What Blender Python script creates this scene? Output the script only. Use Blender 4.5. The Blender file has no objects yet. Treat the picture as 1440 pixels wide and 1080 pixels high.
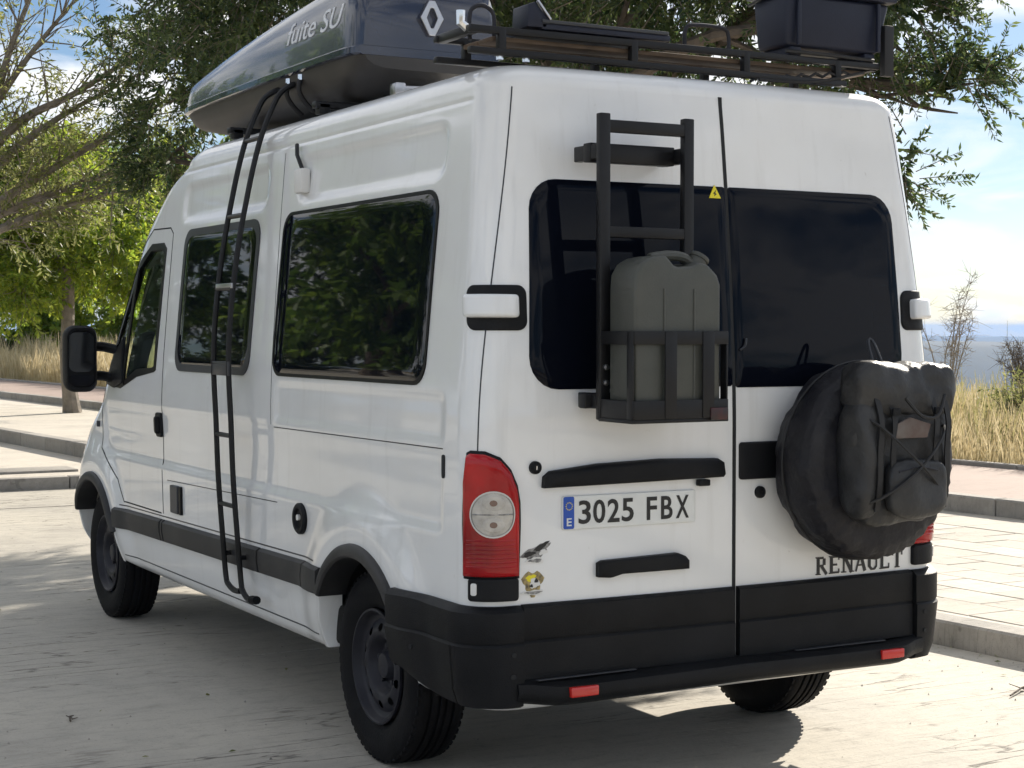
import bpy, bmesh, math, random
import numpy as np
from mathutils import Vector, noise as mnoise

random.seed(7)
rng = np.random.default_rng(11)
R = math.radians
SC = bpy.context.scene
COL = SC.collection

# ------------------------------------------------------------------ camera
cam_d = bpy.data.cameras.new('camera')
cam_d.sensor_width = 36.0
cam_d.lens = 59.28
cam_d.clip_start = 0.05
cam_d.clip_end = 30000
cam = bpy.data.objects.new('camera', cam_d)
COL.objects.link(cam)
cam.location = (-3.4919, -4.7224, 1.5944)
_yaw, _pit = 0.5069, -0.0329
cam.rotation_euler = (math.pi / 2 + _pit, 0, -_yaw)
SC.camera = cam

# ------------------------------------------------------------------ light, sky, exposure
SUN = Vector((1.60, 0.97, 1.0)).normalized()
SUN_EL = math.asin(SUN.z)
SUN_AZ = math.atan2(SUN.x, SUN.y)
sun_d = bpy.data.lights.new('sun', 'SUN')
sun_d.energy = 5.0
sun_d.angle = R(0.53)
sun_d.color = (1.0, 0.92, 0.80)
sun = bpy.data.objects.new('sun', sun_d)
COL.objects.link(sun)
sun.rotation_euler = (-SUN).to_track_quat('-Z', 'Y').to_euler()
sun.location = SUN * 60

world = bpy.data.worlds.new('World')
SC.world = world
world.use_nodes = True
wn = world.node_tree.nodes
wl = world.node_tree.links
wn.clear()
w_out = wn.new('ShaderNodeOutputWorld')
w_bg = wn.new('ShaderNodeBackground')
w_bg.inputs['Strength'].default_value = 0.050
w_sky = wn.new('ShaderNodeTexSky')
w_sky.sky_type = 'NISHITA'
w_sky.sun_disc = False
w_sky.sun_elevation = SUN_EL
w_sky.sun_rotation = SUN_AZ
w_sky.air_density = 0.9
w_sky.dust_density = 0.25
w_sky.ozone_density = 2.0
w_tc = wn.new('ShaderNodeTexCoord')
w_sep = wn.new('ShaderNodeSeparateXYZ')
wl.new(w_tc.outputs['Generated'], w_sep.inputs[0])
w_add = wn.new('ShaderNodeMath'); w_add.operation = 'ADD'; w_add.inputs[1].default_value = 0.22
w_abs = wn.new('ShaderNodeMath'); w_abs.operation = 'ABSOLUTE'
wl.new(w_sep.outputs['Z'], w_abs.inputs[0]); wl.new(w_abs.outputs[0], w_add.inputs[0])
w_dx = wn.new('ShaderNodeMath'); w_dx.operation = 'DIVIDE'
w_dy = wn.new('ShaderNodeMath'); w_dy.operation = 'DIVIDE'
wl.new(w_sep.outputs['X'], w_dx.inputs[0]); wl.new(w_add.outputs[0], w_dx.inputs[1])
wl.new(w_sep.outputs['Y'], w_dy.inputs[0]); wl.new(w_add.outputs[0], w_dy.inputs[1])
w_com = wn.new('ShaderNodeCombineXYZ')
wl.new(w_dx.outputs[0], w_com.inputs[0]); wl.new(w_dy.outputs[0], w_com.inputs[1])
w_com.inputs[2].default_value = 3.7
w_no = wn.new('ShaderNodeTexNoise')
w_no.inputs['Scale'].default_value = 2.3
w_no.inputs['Detail'].default_value = 9
w_no.inputs['Roughness'].default_value = 0.55
w_no.inputs['Distortion'].default_value = 0.35
wl.new(w_com.outputs[0], w_no.inputs['Vector'])
w_ramp = wn.new('ShaderNodeValToRGB')
w_ramp.color_ramp.elements[0].position = 0.42
w_ramp.color_ramp.elements[1].position = 0.57
wl.new(w_no.outputs['Fac'], w_ramp.inputs[0])
w_mix = wn.new('ShaderNodeMix'); w_mix.data_type = 'RGBA'
wl.new(w_ramp.outputs['Color'], w_mix.inputs['Factor'])
w_wb = wn.new('ShaderNodeMix'); w_wb.data_type = 'RGBA'; w_wb.blend_type = 'MULTIPLY'; w_wb.inputs['Factor'].default_value = 1.0
wl.new(w_sky.outputs['Color'], w_wb.inputs['A']); w_wb.inputs['B'].default_value = (0.92, 1.0, 1.10, 1)
wl.new(w_wb.outputs['Result'], w_mix.inputs['A'])
w_mix.inputs['B'].default_value = (12.5, 12.7, 13.0, 1)
wl.new(w_mix.outputs['Result'], w_bg.inputs['Color'])
wl.new(w_bg.outputs[0], w_out.inputs['Surface'])

SC.view_settings.view_transform = 'Standard'
SC.view_settings.look = 'None'
SC.view_settings.gamma = 1.0
SC.view_settings.use_curve_mapping = False
SC.view_settings.exposure = 0.86
SC.render.engine = 'CYCLES'
try:
    SC.cycles.volume_bounces = 0
    SC.cycles.max_bounces = 6
    SC.cycles.diffuse_bounces = 3
    SC.cycles.glossy_bounces = 3
    SC.cycles.transmission_bounces = 4
    SC.cycles.use_adaptive_sampling = True
    SC.cycles.adaptive_threshold = 0.025
    SC.cycles.transparent_max_bounces = 12
    SC.cycles.sample_clamp_indirect = 6.0
except Exception:
    pass

# ------------------------------------------------------------------ materials
def new_mat(name):
    m = bpy.data.materials.new(name)
    m.use_nodes = True
    return m, m.node_tree.nodes, m.node_tree.links, m.node_tree.nodes['Principled BSDF']

def mat(name, col, rough=0.5, metal=0.0, coat=0.0, var=0.0, scale=8.0, bump=0.0, bscale=60.0,
        spec=None, dirt=None, dirt_amt=0.0, dscale=3.0, rvar=0.0, col2=None):
    m, n, l, b = new_mat(name)
    b.inputs['Base Color'].default_value = (*col, 1)
    b.inputs['Roughness'].default_value = rough
    b.inputs['Metallic'].default_value = metal
    b.inputs['Coat Weight'].default_value = coat
    b.inputs['Coat Roughness'].default_value = 0.03
    if spec is not None:
        b.inputs['Specular IOR Level'].default_value = spec
    tc = n.new('ShaderNodeTexCoord')
    cur = None
    if var > 0 or col2 is not None:
        no = n.new('ShaderNodeTexNoise'); no.inputs['Scale'].default_value = scale
        no.inputs['Detail'].default_value = 6
        l.new(tc.outputs['Object'], no.inputs['Vector'])
        mx = n.new('ShaderNodeMix'); mx.data_type = 'RGBA'
        a = tuple(max(0, c * (1 - var)) for c in col)
        c2 = col2 if col2 is not None else tuple(min(1, c * (1 + var)) for c in col)
        mx.inputs['A'].default_value = (*(a if col2 is None else col), 1)
        mx.inputs['B'].default_value = (*c2, 1)
        rp = n.new('ShaderNodeMapRange'); rp.inputs[1].default_value = 0.3; rp.inputs[2].default_value = 0.7
        l.new(no.outputs['Fac'], rp.inputs[0]); l.new(rp.outputs[0], mx.inputs['Factor'])
        cur = mx.outputs['Result']
        if rvar > 0:
            mr = n.new('ShaderNodeMapRange'); mr.inputs[3].default_value = max(0.02, rough - rvar); mr.inputs[4].default_value = min(1, rough + rvar)
            l.new(no.outputs['Fac'], mr.inputs[0]); l.new(mr.outputs[0], b.inputs['Roughness'])
    if dirt is not None:
        nd = n.new('ShaderNodeTexNoise'); nd.inputs['Scale'].default_value = dscale; nd.inputs['Detail'].default_value = 9
        nd.inputs['Roughness'].default_value = 0.7
        l.new(tc.outputs['Object'], nd.inputs['Vector'])
        rp = n.new('ShaderNodeMapRange'); rp.inputs[1].default_value = 0.45; rp.inputs[2].default_value = 0.75
        rp.inputs[4].default_value = dirt_amt
        l.new(nd.outputs['Fac'], rp.inputs[0])
        mx = n.new('ShaderNodeMix'); mx.data_type = 'RGBA'
        l.new(rp.outputs[0], mx.inputs['Factor'])
        if cur is not None: l.new(cur, mx.inputs['A'])
        else: mx.inputs['A'].default_value = (*col, 1)
        mx.inputs['B'].default_value = (*dirt, 1)
        cur = mx.outputs['Result']
    if cur is not None:
        l.new(cur, b.inputs['Base Color'])
    if bump > 0:
        nb = n.new('ShaderNodeTexNoise'); nb.inputs['Scale'].default_value = bscale; nb.inputs['Detail'].default_value = 5
        l.new(tc.outputs['Object'], nb.inputs['Vector'])
        bp = n.new('ShaderNodeBump'); bp.inputs['Strength'].default_value = bump; bp.inputs['Distance'].default_value = 0.01
        l.new(nb.outputs['Fac'], bp.inputs['Height']); l.new(bp.outputs[0], b.inputs['Normal'])
    return m

def leaf_mat(name, c1, c2, trans=0.35):
    m, n, l, b = new_mat(name)
    g = n.new('ShaderNodeNewGeometry')
    mx = n.new('ShaderNodeMix'); mx.data_type = 'RGBA'
    mx.inputs['A'].default_value = (*c1, 1); mx.inputs['B'].default_value = (*c2, 1)
    l.new(g.outputs['Random Per Island'], mx.inputs['Factor'])
    l.new(mx.outputs['Result'], b.inputs['Base Color'])
    b.inputs['Roughness'].default_value = 0.5
    tr = n.new('ShaderNodeBsdfTranslucent')
    hs = n.new('ShaderNodeHueSaturation'); hs.inputs['Value'].default_value = 1.5; hs.inputs['Hue'].default_value = 0.485
    l.new(mx.outputs['Result'], hs.inputs['Color']); l.new(hs.outputs[0], tr.inputs['Color'])
    ms = n.new('ShaderNodeMixShader'); ms.inputs[0].default_value = trans
    l.new(b.outputs[0], ms.inputs[1]); l.new(tr.outputs[0], ms.inputs[2])
    l.new(ms.outputs[0], n['Material Output'].inputs['Surface'])
    return m

def glass_mat(name, tint, rough=0.02, alpha=0.5):
    m, n, l, b = new_mat(name)
    gl = n.new('ShaderNodeBsdfGlossy'); gl.inputs['Roughness'].default_value = rough
    tr = n.new('ShaderNodeBsdfTransparent'); tr.inputs['Color'].default_value = (*tint, 1)
    fr = n.new('ShaderNodeFresnel'); fr.inputs['IOR'].default_value = 1.3
    ms = n.new('ShaderNodeMixShader')
    l.new(fr.outputs[0], ms.inputs[0]); l.new(tr.outputs[0], ms.inputs[1]); l.new(gl.outputs[0], ms.inputs[2])
    l.new(ms.outputs[0], n['Material Output'].inputs['Surface'])
    return m

def concrete(name, c1, c2, dark, scale=1.0, crack=0.25, bumpd=0.006, streak=0.0):
    m, n, l, b = new_mat(name)
    tc = n.new('ShaderNodeNewGeometry')
    def nz(s, d=4, r=0.6, vec=None):
        q = n.new('ShaderNodeTexNoise'); q.inputs['Scale'].default_value = s * scale; q.inputs['Detail'].default_value = d; q.inputs['Roughness'].default_value = r
        l.new(vec if vec is not None else tc.outputs['Position'], q.inputs['Vector']); return q.outputs['Fac']
    def mr(src, a, b_, lo=0, hi=1):
        q = n.new('ShaderNodeMapRange'); q.inputs[1].default_value = a; q.inputs[2].default_value = b_; q.inputs[3].default_value = lo; q.inputs[4].default_value = hi
        l.new(src, q.inputs[0]); return q.outputs[0]
    def mx(f, a, bb):
        q = n.new('ShaderNodeMix'); q.data_type = 'RGBA'
        l.new(f, q.inputs['Factor'])
        for key, v in (('A', a), ('B', bb)):
            if isinstance(v, tuple): q.inputs[key].default_value = (*v, 1)
            else: l.new(v, q.inputs[key])
        return q.outputs['Result']
    # stretched coordinates: wavy drag marks across the surface
    mp = n.new('ShaderNodeMapping'); mp.inputs['Scale'].default_value = (1.2, 9.0, 1.0); mp.inputs['Rotation'].default_value = (0, 0, R(24))
    l.new(tc.outputs['Position'], mp.inputs['Vector'])
    base = mx(mr(nz(0.9), 0.3, 0.7), c1, c2)
    base = mx(mr(nz(9.0, 5, 0.75), 0.50, 0.80, 0, 0.55), base, dark)
    base = mx(mr(nz(75, 2, 0.5), 0.58, 0.74, 0, 0.5), base, dark)
    base = mx(mr(nz(0.45, 5, 0.7), 0.52, 0.66, 0, 0.4), base, dark)
    st = nz(2.2, 5, 0.65, mp.outputs[0])
    base = mx(mr(st, 0.52, 0.72, 0, streak), base, dark)
    # spots
    sp = n.new('ShaderNodeTexVoronoi'); sp.inputs['Scale'].default_value = 2.3 * scale
    l.new(tc.outputs['Position'], sp.inputs['Vector'])
    base = mx(mr(sp.outputs['Distance'], 0.0, 0.075, 0.75, 0.0), base, (dark[0] * 0.35, dark[1] * 0.33, dark[2] * 0.3))
    # hairline cracks
    wv = n.new('ShaderNodeTexNoise'); wv.inputs['Scale'].default_value = 1.6; wv.inputs['Detail'].default_value = 5
    l.new(mp.outputs[0], wv.inputs['Vector'])
    ad = n.new('ShaderNodeVectorMath'); ad.operation = 'ADD'
    l.new(mp.outputs[0], ad.inputs[0]); l.new(wv.outputs['Color'], ad.inputs[1])
    vo = n.new('ShaderNodeTexVoronoi'); vo.feature = 'DISTANCE_TO_EDGE'; vo.inputs['Scale'].default_value = 0.7 * scale
    l.new(ad.outputs[0], vo.inputs['Vector'])
    ck = mr(vo.outputs['Distance'], 0.0, 0.022, 1.0, 0.0)
    gate = mr(nz(0.7), 0.42, 0.6)
    mu = n.new('ShaderNodeMath'); mu.operation = 'MULTIPLY'; l.new(ck, mu.inputs[0]); l.new(gate, mu.inputs[1])
    mu2 = n.new('ShaderNodeMath'); mu2.operation = 'MULTIPLY'; l.new(mu.outputs[0], mu2.inputs[0]); mu2.inputs[1].default_value = crack
    base = mx(mu2.outputs[0], base, (dark[0] * 0.5, dark[1] * 0.5, dark[2] * 0.5))
    oi = n.new('ShaderNodeObjectInfo')
    hv = n.new('ShaderNodeHueSaturation'); l.new(mr(oi.outputs['Random'], 0, 1, 0.88, 1.10), hv.inputs['Value']); l.new(base, hv.inputs['Color'])
    base = hv.outputs[0]
    l.new(base, b.inputs['Base Color'])
    b.inputs['Roughness'].default_value = 0.85
    b.inputs['Specular IOR Level'].default_value = 0.3
    h = n.new('ShaderNodeMath'); h.operation = 'MULTIPLY_ADD'
    l.new(nz(14, 4, 0.7), h.inputs[0]); h.inputs[1].default_value = 0.6; l.new(st, h.inputs[2])
    h2 = n.new('ShaderNodeMath'); h2.operation = 'SUBTRACT'; l.new(h.outputs[0], h2.inputs[0]); l.new(mu2.outputs[0], h2.inputs[1])
    bp = n.new('ShaderNodeBump'); bp.inputs['Strength'].default_value = 0.8; bp.inputs['Distance'].default_value = bumpd
    l.new(h2.outputs[0], bp.inputs['Height']); l.new(bp.outputs[0], b.inputs['Normal'])
    return m

M = {}
def paint_mat():
    m, n, l, b = new_mat('white_paint')
    tc = n.new('ShaderNodeTexCoord')
    def nz(sc, d, vec=None, r=.6):
        q = n.new('ShaderNodeTexNoise'); q.inputs['Scale'].default_value = sc; q.inputs['Detail'].default_value = d; q.inputs['Roughness'].default_value = r
        l.new(vec or tc.outputs['Object'], q.inputs['Vector']); return q.outputs['Fac']
    def mr(src, a, b_, lo, hi):
        q = n.new('ShaderNodeMapRange'); q.inputs[1].default_value = a; q.inputs[2].default_value = b_; q.inputs[3].default_value = lo; q.inputs[4].default_value = hi
        l.new(src, q.inputs[0]); return q.outputs[0]
    def mx(f, a, c):
        q = n.new('ShaderNodeMix'); q.data_type = 'RGBA'; l.new(f, q.inputs['Factor'])
        if isinstance(a, tuple): q.inputs['A'].default_value = (*a, 1)
        else: l.new(a, q.inputs['A'])
        q.inputs['B'].default_value = (*c, 1); return q.outputs['Result']
    mp = n.new('ShaderNodeMapping'); mp.inputs['Scale'].default_value = (14, 14, 0.9); l.new(tc.outputs['Object'], mp.inputs['Vector'])
    dust = nz(1.3, 5)
    c = mx(mr(dust, .42, .75, 0, .35), (0.80, 0.805, 0.80), (0.60, 0.575, 0.52))
    st = nz(1.0, 4, mp.outputs[0])
    c = mx(mr(st, .56, .78, 0, .22), c, (0.45, 0.43, 0.39))
    c = mx(mr(nz(45, 3), .70, .80, 0, .35), c, (0.40, 0.36, 0.30))
    l.new(c, b.inputs['Base Color'])
    b.inputs['Roughness'].default_value = 0.45
    b.inputs['Coat Weight'].default_value = 1.0
    l.new(mr(dust, .40, .75, 0.015, 0.14), b.inputs['Coat Roughness'])
    # faint waviness of sheet metal
    bp = n.new('ShaderNodeBump'); bp.inputs['Strength'].default_value = 0.12; bp.inputs['Distance'].default_value = 0.02
    l.new(nz(2.6, 1), bp.inputs['Height']); l.new(bp.outputs[0], b.inputs['Coat Normal'])
    return m
M['paint'] = paint_mat()
M['plastic'] = mat('black_plastic', (0.008, 0.0085, 0.010), 0.5, var=0.25, scale=5, bump=0.25, bscale=260, spec=.18, dirt=(0.035, 0.033, 0.030), dirt_amt=0.2, dscale=4)
M['trim'] = mat('grey_trim', (0.016, 0.016, 0.017), 0.55, var=0.25, scale=5, bump=0.2, bscale=260, dirt=(0.12, 0.11, 0.10), dirt_amt=0.3, dscale=3)
M['rubber'] = mat('rubber', (0.006, 0.006, 0.007), 0.7, var=0.3, scale=12, bump=0.3, bscale=120, spec=.15, dirt=(0.03, 0.027, 0.024), dirt_amt=0.2, dscale=5)
M['seam'] = mat('seam_rubber', (0.012, 0.013, 0.014), 0.8)
M['sideglass'] = mat('side_glass', (0.003, 0.004, 0.008), 0.02, spec=0.30)
M['darkglass'] = mat('tinted_glass', (0.003, 0.004, 0.008), 0.03, spec=0.13)
M['frame'] = mat('window_frame_black', (0.006, 0.006, 0.007), 0.4, spec=.2)
M['framegrey'] = mat('window_frame_grey', (0.045, 0.047, 0.053), 0.4, spec=.3)
M['glass'] = glass_mat('cab_glass', (0.84, 0.98, 0.90))
M['steel_black'] = mat('black_steel', (0.008, 0.008, 0.009), 0.42, metal=0.0, spec=.3, var=0.2, scale=9)
M['rim'] = mat('wheel_steel', (0.020, 0.020, 0.026), 0.45, metal=0.0, spec=.25, var=0.3, scale=14)
M['chrome'] = mat('bright_metal', (0.75, 0.76, 0.78), 0.18, metal=1.0)
M['alu'] = mat('aluminium', (0.5, 0.5, 0.52), 0.3, metal=1.0)
M['navy'] = mat('roof_box_gloss', (0.012, 0.018, 0.040), 0.22, spec=.5, coat=.7, var=0.15, scale=4)
M['boxtub'] = mat('roof_box_tub', (0.035, 0.031, 0.028), 0.5, var=0.2, scale=6)
M['crate'] = mat('crate_plastic', (0.014, 0.017, 0.032), 0.45, spec=.3, var=0.15, scale=6, bump=0.1, bscale=200)
M['olive'] = mat('can_plastic', (0.054, 0.057, 0.048), 0.5, var=0.12, scale=7, bump=0.15, bscale=150, dirt=(0.11, 0.10, 0.085), dirt_amt=0.25, dscale=5)
M['cloth'] = mat('cover_fabric', (0.010, 0.010, 0.014), 0.55, spec=.3, var=0.2, scale=9, bump=0.5, bscale=45, dirt=(0.07, 0.065, 0.06), dirt_amt=0.3, dscale=5)
M['bag'] = mat('bag_fabric', (0.022, 0.0225, 0.024), 0.45, spec=.4, var=0.25, scale=9, bump=0.4, bscale=50, dirt=(0.10, 0.095, 0.085), dirt_amt=0.3, dscale=4)
M['cord'] = mat('cord_black', (0.01, 0.01, 0.011), 0.6)
M['patch'] = mat('bag_patch', (0.15, 0.13, 0.115), 0.7, col2=(0.09, 0.05, 0.04), scale=14)
M['red'] = mat('lamp_red', (0.36, 0.004, 0.007), 0.08, spec=.3, coat=.25, var=0.45, scale=5)
M['redlow'] = mat('reflector_red', (0.55, 0.02, 0.015), 0.2, coat=0.6)
M['lens'] = mat('lamp_clear', (0.50, 0.47, 0.42), 0.2, coat=.4, var=0.2, scale=25, bump=0.5, bscale=90)
M['bulb'] = mat('lamp_bulb', (0.20, 0.13, 0.10), 0.2)
M['plate'] = mat('plate_white', (0.74, 0.75, 0.73), 0.35, var=0.04, scale=20)
M['plateblue'] = mat('plate_blue', (0.010, 0.075, 0.42), 0.35)
M['black'] = mat('print_black', (0.008, 0.008, 0.009), 0.4)
M['gold'] = mat('euro_gold', (0.65, 0.55, 0.12), 0.4)
M['yellow'] = mat('sticker_yellow', (0.80, 0.68, 0.02), 0.5)
M['stickgrey'] = mat('sticker_grey', (0.42, 0.41, 0.39), 0.5, col2=(0.05, 0.05, 0.05), scale=60)
M['stickgold'] = mat('sticker_gold', (0.55, 0.42, 0.16), 0.5, col2=(0.06, 0.05, 0.04), scale=55)
M['stickwhite'] = mat('sticker_white', (0.72, 0.71, 0.68), 0.5)
M['wood'] = mat('weathered_wood', (0.11, 0.075, 0.05), 0.7, var=0.3, scale=10)
M['interior'] = mat('interior_dark', (0.02, 0.021, 0.024), 0.7)
M['under'] = mat('underbody', (0.010, 0.0095, 0.009), 0.8)
M['letter'] = mat('letter_white', (0.72, 0.74, 0.78), 0.4)
M['road'] = concrete('concrete_road', (0.51, 0.475, 0.405), (0.43, 0.405, 0.355), (0.25, 0.23, 0.20), crack=1.0, streak=0.38)
M['joint'] = mat('joint_dirt', (0.10, 0.092, 0.08), 0.95, var=0.3, scale=20)
M['paver'] = concrete('paver_stone', (0.52, 0.475, 0.405), (0.45, 0.415, 0.36), (0.30, 0.27, 0.23), scale=1.6, crack=0.3, streak=0.35)
M['kerb'] = concrete('kerb_concrete', (0.36, 0.335, 0.30), (0.29, 0.275, 0.25), (0.17, 0.16, 0.14), scale=2.0, crack=0.5, streak=0.3)
M['redpath'] = concrete('red_path', (0.36, 0.275, 0.235), (0.32, 0.25, 0.215), (0.23, 0.185, 0.16), scale=1.2, crack=0.2, streak=0.3)
M['soil'] = mat('dry_soil', (0.27, 0.21, 0.12), 0.95, col2=(0.16, 0.14, 0.07), scale=0.25, bump=0.6, bscale=3)
M['far'] = mat('far_land', (0.040, 0.050, 0.035), 0.95, col2=(0.09, 0.085, 0.055), scale=0.004)
M['bark'] = mat('bark_brown', (0.10, 0.08, 0.062), 0.9, var=0.35, scale=12, bump=0.9, bscale=25)
M['barkpale'] = mat('bark_grey', (0.21, 0.18, 0.145), 0.9, var=0.3, scale=10, bump=0.9, bscale=25)
M['leafdark'] = leaf_mat('leaf_dark', (0.018, 0.046, 0.020), (0.10, 0.135, 0.042), 0.48)
M['leafmid'] = leaf_mat('leaf_mid', (0.06, 0.13, 0.022), (0.14, 0.22, 0.035), 0.5)
M['leafyellow'] = leaf_mat('leaf_yellow', (0.10, 0.19, 0.02), (0.27, 0.33, 0.04), 0.6)
M['leafolive'] = leaf_mat('leaf_olive', (0.10, 0.13, 0.04), (0.20, 0.21, 0.08), 0.5)
M['straw'] = leaf_mat('dry_straw', (0.38, 0.32, 0.17), (0.56, 0.50, 0.31), 0.3)
M['strawgreen'] = leaf_mat('dry_green', (0.20, 0.22, 0.08), (0.42, 0.38, 0.18), 0.3)
M['twigpale'] = mat('twig_pale', (0.30, 0.26, 0.22), 0.9)
M['twig'] = mat('twig_grey', (0.16, 0.135, 0.115), 0.9)

# ------------------------------------------------------------------ object helpers
def link(o, parent=None):
    COL.objects.link(o)
    if parent is not None: o.parent = parent
    return o

def tag(o, label=None, cat=None, group=None, kind=None):
    if label: o['label'] = label
    if cat: o['category'] = cat
    if group: o['group'] = group
    if kind: o['kind'] = kind
    return o

def thing(name, loc, label, cat, group=None):
    o = bpy.data.objects.new(name, None)
    o.location = loc; o.empty_display_size = 0.2
    link(o)
    return tag(o, label, cat, group)

def root_of(o):
    while o.parent is not None: o = o.parent
    return o

class MB:
    """collects vertices and faces given in world coordinates"""
    def __init__(s): s.v = []; s.f = []
    def add(s, verts, faces):
        b = len(s.v)
        s.v.extend([tuple(p) for p in verts]); s.f.extend([tuple(i + b for i in f) for f in faces])
    def build(s, name, material, parent=None, smooth=True, angle=35, bevel=0, segs=2):
        off = Vector((0, 0, 0))
        if parent is not None: off = Vector(root_of(parent).location)
        me = bpy.data.meshes.new(name)
        me.from_pydata([(p[0] - off.x, p[1] - off.y, p[2] - off.z) for p in s.v], [], s.f)
        bm = bmesh.new(); bm.from_mesh(me)
        bmesh.ops.recalc_face_normals(bm, faces=bm.faces)
        if bevel > 0:
            es = [e for e in bm.edges if len(e.link_faces) == 2 and e.calc_face_angle(0) > R(30)]
            bmesh.ops.bevel(bm, geom=es, offset=bevel, segments=segs, affect='EDGES', profile=0.5, clamp_overlap=True)
        if smooth:
            for f in bm.faces: f.smooth = True
            for e in bm.edges:
                if len(e.link_faces) == 2 and e.calc_face_angle(0) > R(angle): e.smooth = False
        bm.to_mesh(me); bm.free()
        me.materials.append(material)
        o = bpy.data.objects.new(name, me)
        return link(o, parent)
    def box(s, c, d, rot=None):
        cx, cy, cz = c; x, y, z = d[0] / 2, d[1] / 2, d[2] / 2
        P = [Vector((a * x, b * y, e * z)) for e in (-1, 1) for a, b in ((-1, -1), (1, -1), (1, 1), (-1, 1))]
        if rot is not None: P = [rot @ p for p in P]
        s.add([(p.x + cx, p.y + cy, p.z + cz) for p in P],
              [(3, 2, 1, 0), (4, 5, 6, 7), (0, 1, 5, 4), (1, 2, 6, 5), (2, 3, 7, 6), (3, 0, 4, 7)])
        return s
    def tube(s, pts, r, n=8, caps=True):
        pts = [Vector(p) for p in pts]
        rs = r if isinstance(r, (list, tuple)) else [r] * len(pts)
        base = len(s.v); prev = None
        for i, p in enumerate(pts):
            t = (pts[min(i + 1, len(pts) - 1)] - pts[max(i - 1, 0)]).normalized()
            a = prev - t * prev.dot(t) if prev is not None else t.orthogonal()
            if a.length < 1e-6: a = t.orthogonal()
            a.normalize(); prev = a
            b = t.cross(a)
            for k in range(n):
                th = 2 * math.pi * k / n
                q = p + (a * math.cos(th) + b * math.sin(th)) * rs[i]
                s.v.append((q.x, q.y, q.z))
        for i in range(len(pts) - 1):
            for k in range(n):
                k2 = (k + 1) % n
                s.f.append((base + i * n + k, base + i * n + k2, base + (i + 1) * n + k2, base + (i + 1) * n + k))
        if caps:
            s.f.append(tuple(base + k for k in range(n - 1, -1, -1)))
            s.f.append(tuple(base + (len(pts) - 1) * n + k for k in range(n)))
        return s
    def lathe(s, prof, c, axis, n=48, closed=False):
        """prof: list of (r, h); axis 0 or 1"""
        base = len(s.v)
        for (r, h) in prof:
            for k in range(n):
                th = 2 * math.pi * k / n
                a, b = r * math.cos(th), r * math.sin(th)
                if axis == 0: s.v.append((c[0] + h, c[1] + a, c[2] + b))
                else: s.v.append((c[0] + a, c[1] + h, c[2] + b))
        m = len(prof)
        for i in range(m if closed else m - 1):
            j = (i + 1) % m
            for k in range(n):
                k2 = (k + 1) % n
                s.f.append((base + i * n + k, base + i * n + k2, base + j * n + k2, base + j * n + k))
        return s
    def prism(s, poly, axis, lo, hi):
        """extrude a 2-D polygon along axis (0: poly is y,z; 1: poly is x,z; 2: poly is x,y)"""
        def mk(p, h):
            return {0: (h, p[0], p[1]), 1: (p[0], h, p[1]), 2: (p[0], p[1], h)}[axis]
        n = len(poly)
        s.add([mk(p, lo) for p in poly] + [mk(p, hi) for p in poly],
              [tuple(range(n)), tuple(range(2 * n - 1, n - 1, -1))] + [(i, (i + 1) % n, n + (i + 1) % n, n + i) for i in range(n)])
        return s

def smooth_path(pts, k=6):
    P = [Vector(p) for p in pts]; out = []
    for i in range(len(P) - 1):
        a, b, c, d = P[max(i - 1, 0)], P[i], P[i + 1], P[min(i + 2, len(P) - 1)]
        for j in range(k):
            t = j / k
            out.append(0.5 * ((2 * b) + (c - a) * t + (2 * a - 5 * b + 4 * c - d) * t * t + (3 * b - a - 3 * c + d) * t ** 3))
    out.append(P[-1]); return out

def rrect(x0, x1, z0, z1, r, n=6, step=0.03):
    """rounded rectangle outline; r may be a 4-tuple (bl, br, tr, tl)"""
    rr = r if isinstance(r, (list, tuple)) else (r,) * 4
    pts = []
    for (cx, cz, a0, q) in ((x0 + rr[0], z0 + rr[0], 180, rr[0]), (x1 - rr[1], z0 + rr[1], 270, rr[1]), (x1 - rr[2], z1 - rr[2], 0, rr[2]), (x0 + rr[3], z1 - rr[3], 90, rr[3])):
        for i in range(n + 1):
            a = R(a0 + 90 * i / n); pts.append((cx + q * math.cos(a), cz + q * math.sin(a)))
    return densify(pts, step)

def densify(pts, step):
    out = []
    for i, p in enumerate(pts):
        q = pts[(i + 1) % len(pts)]
        d = math.hypot(q[0] - p[0], q[1] - p[1]); k = max(1, int(d / step))
        for j in range(k): out.append((p[0] + (q[0] - p[0]) * j / k, p[1] + (q[1] - p[1]) * j / k))
    return out

def np_mesh(name, verts, quads, material, parent=None, tri=False):
    verts = np.asarray(verts, np.float32)
    if parent is not None: verts = verts - np.array(root_of(parent).location, np.float32)
    k = quads.shape[1]; nf = len(quads)
    me = bpy.data.meshes.new(name)
    me.vertices.add(len(verts)); me.vertices.foreach_set('co', verts.ravel())
    me.loops.add(nf * k); me.loops.foreach_set('vertex_index', quads.astype(np.int32).ravel())
    me.polygons.add(nf); me.polygons.foreach_set('loop_start', np.arange(nf, dtype=np.int32) * k)
    me.update(calc_edges=True); me.validate()
    me.materials.append(material)
    return link(bpy.data.objects.new(name, me), parent)

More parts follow.
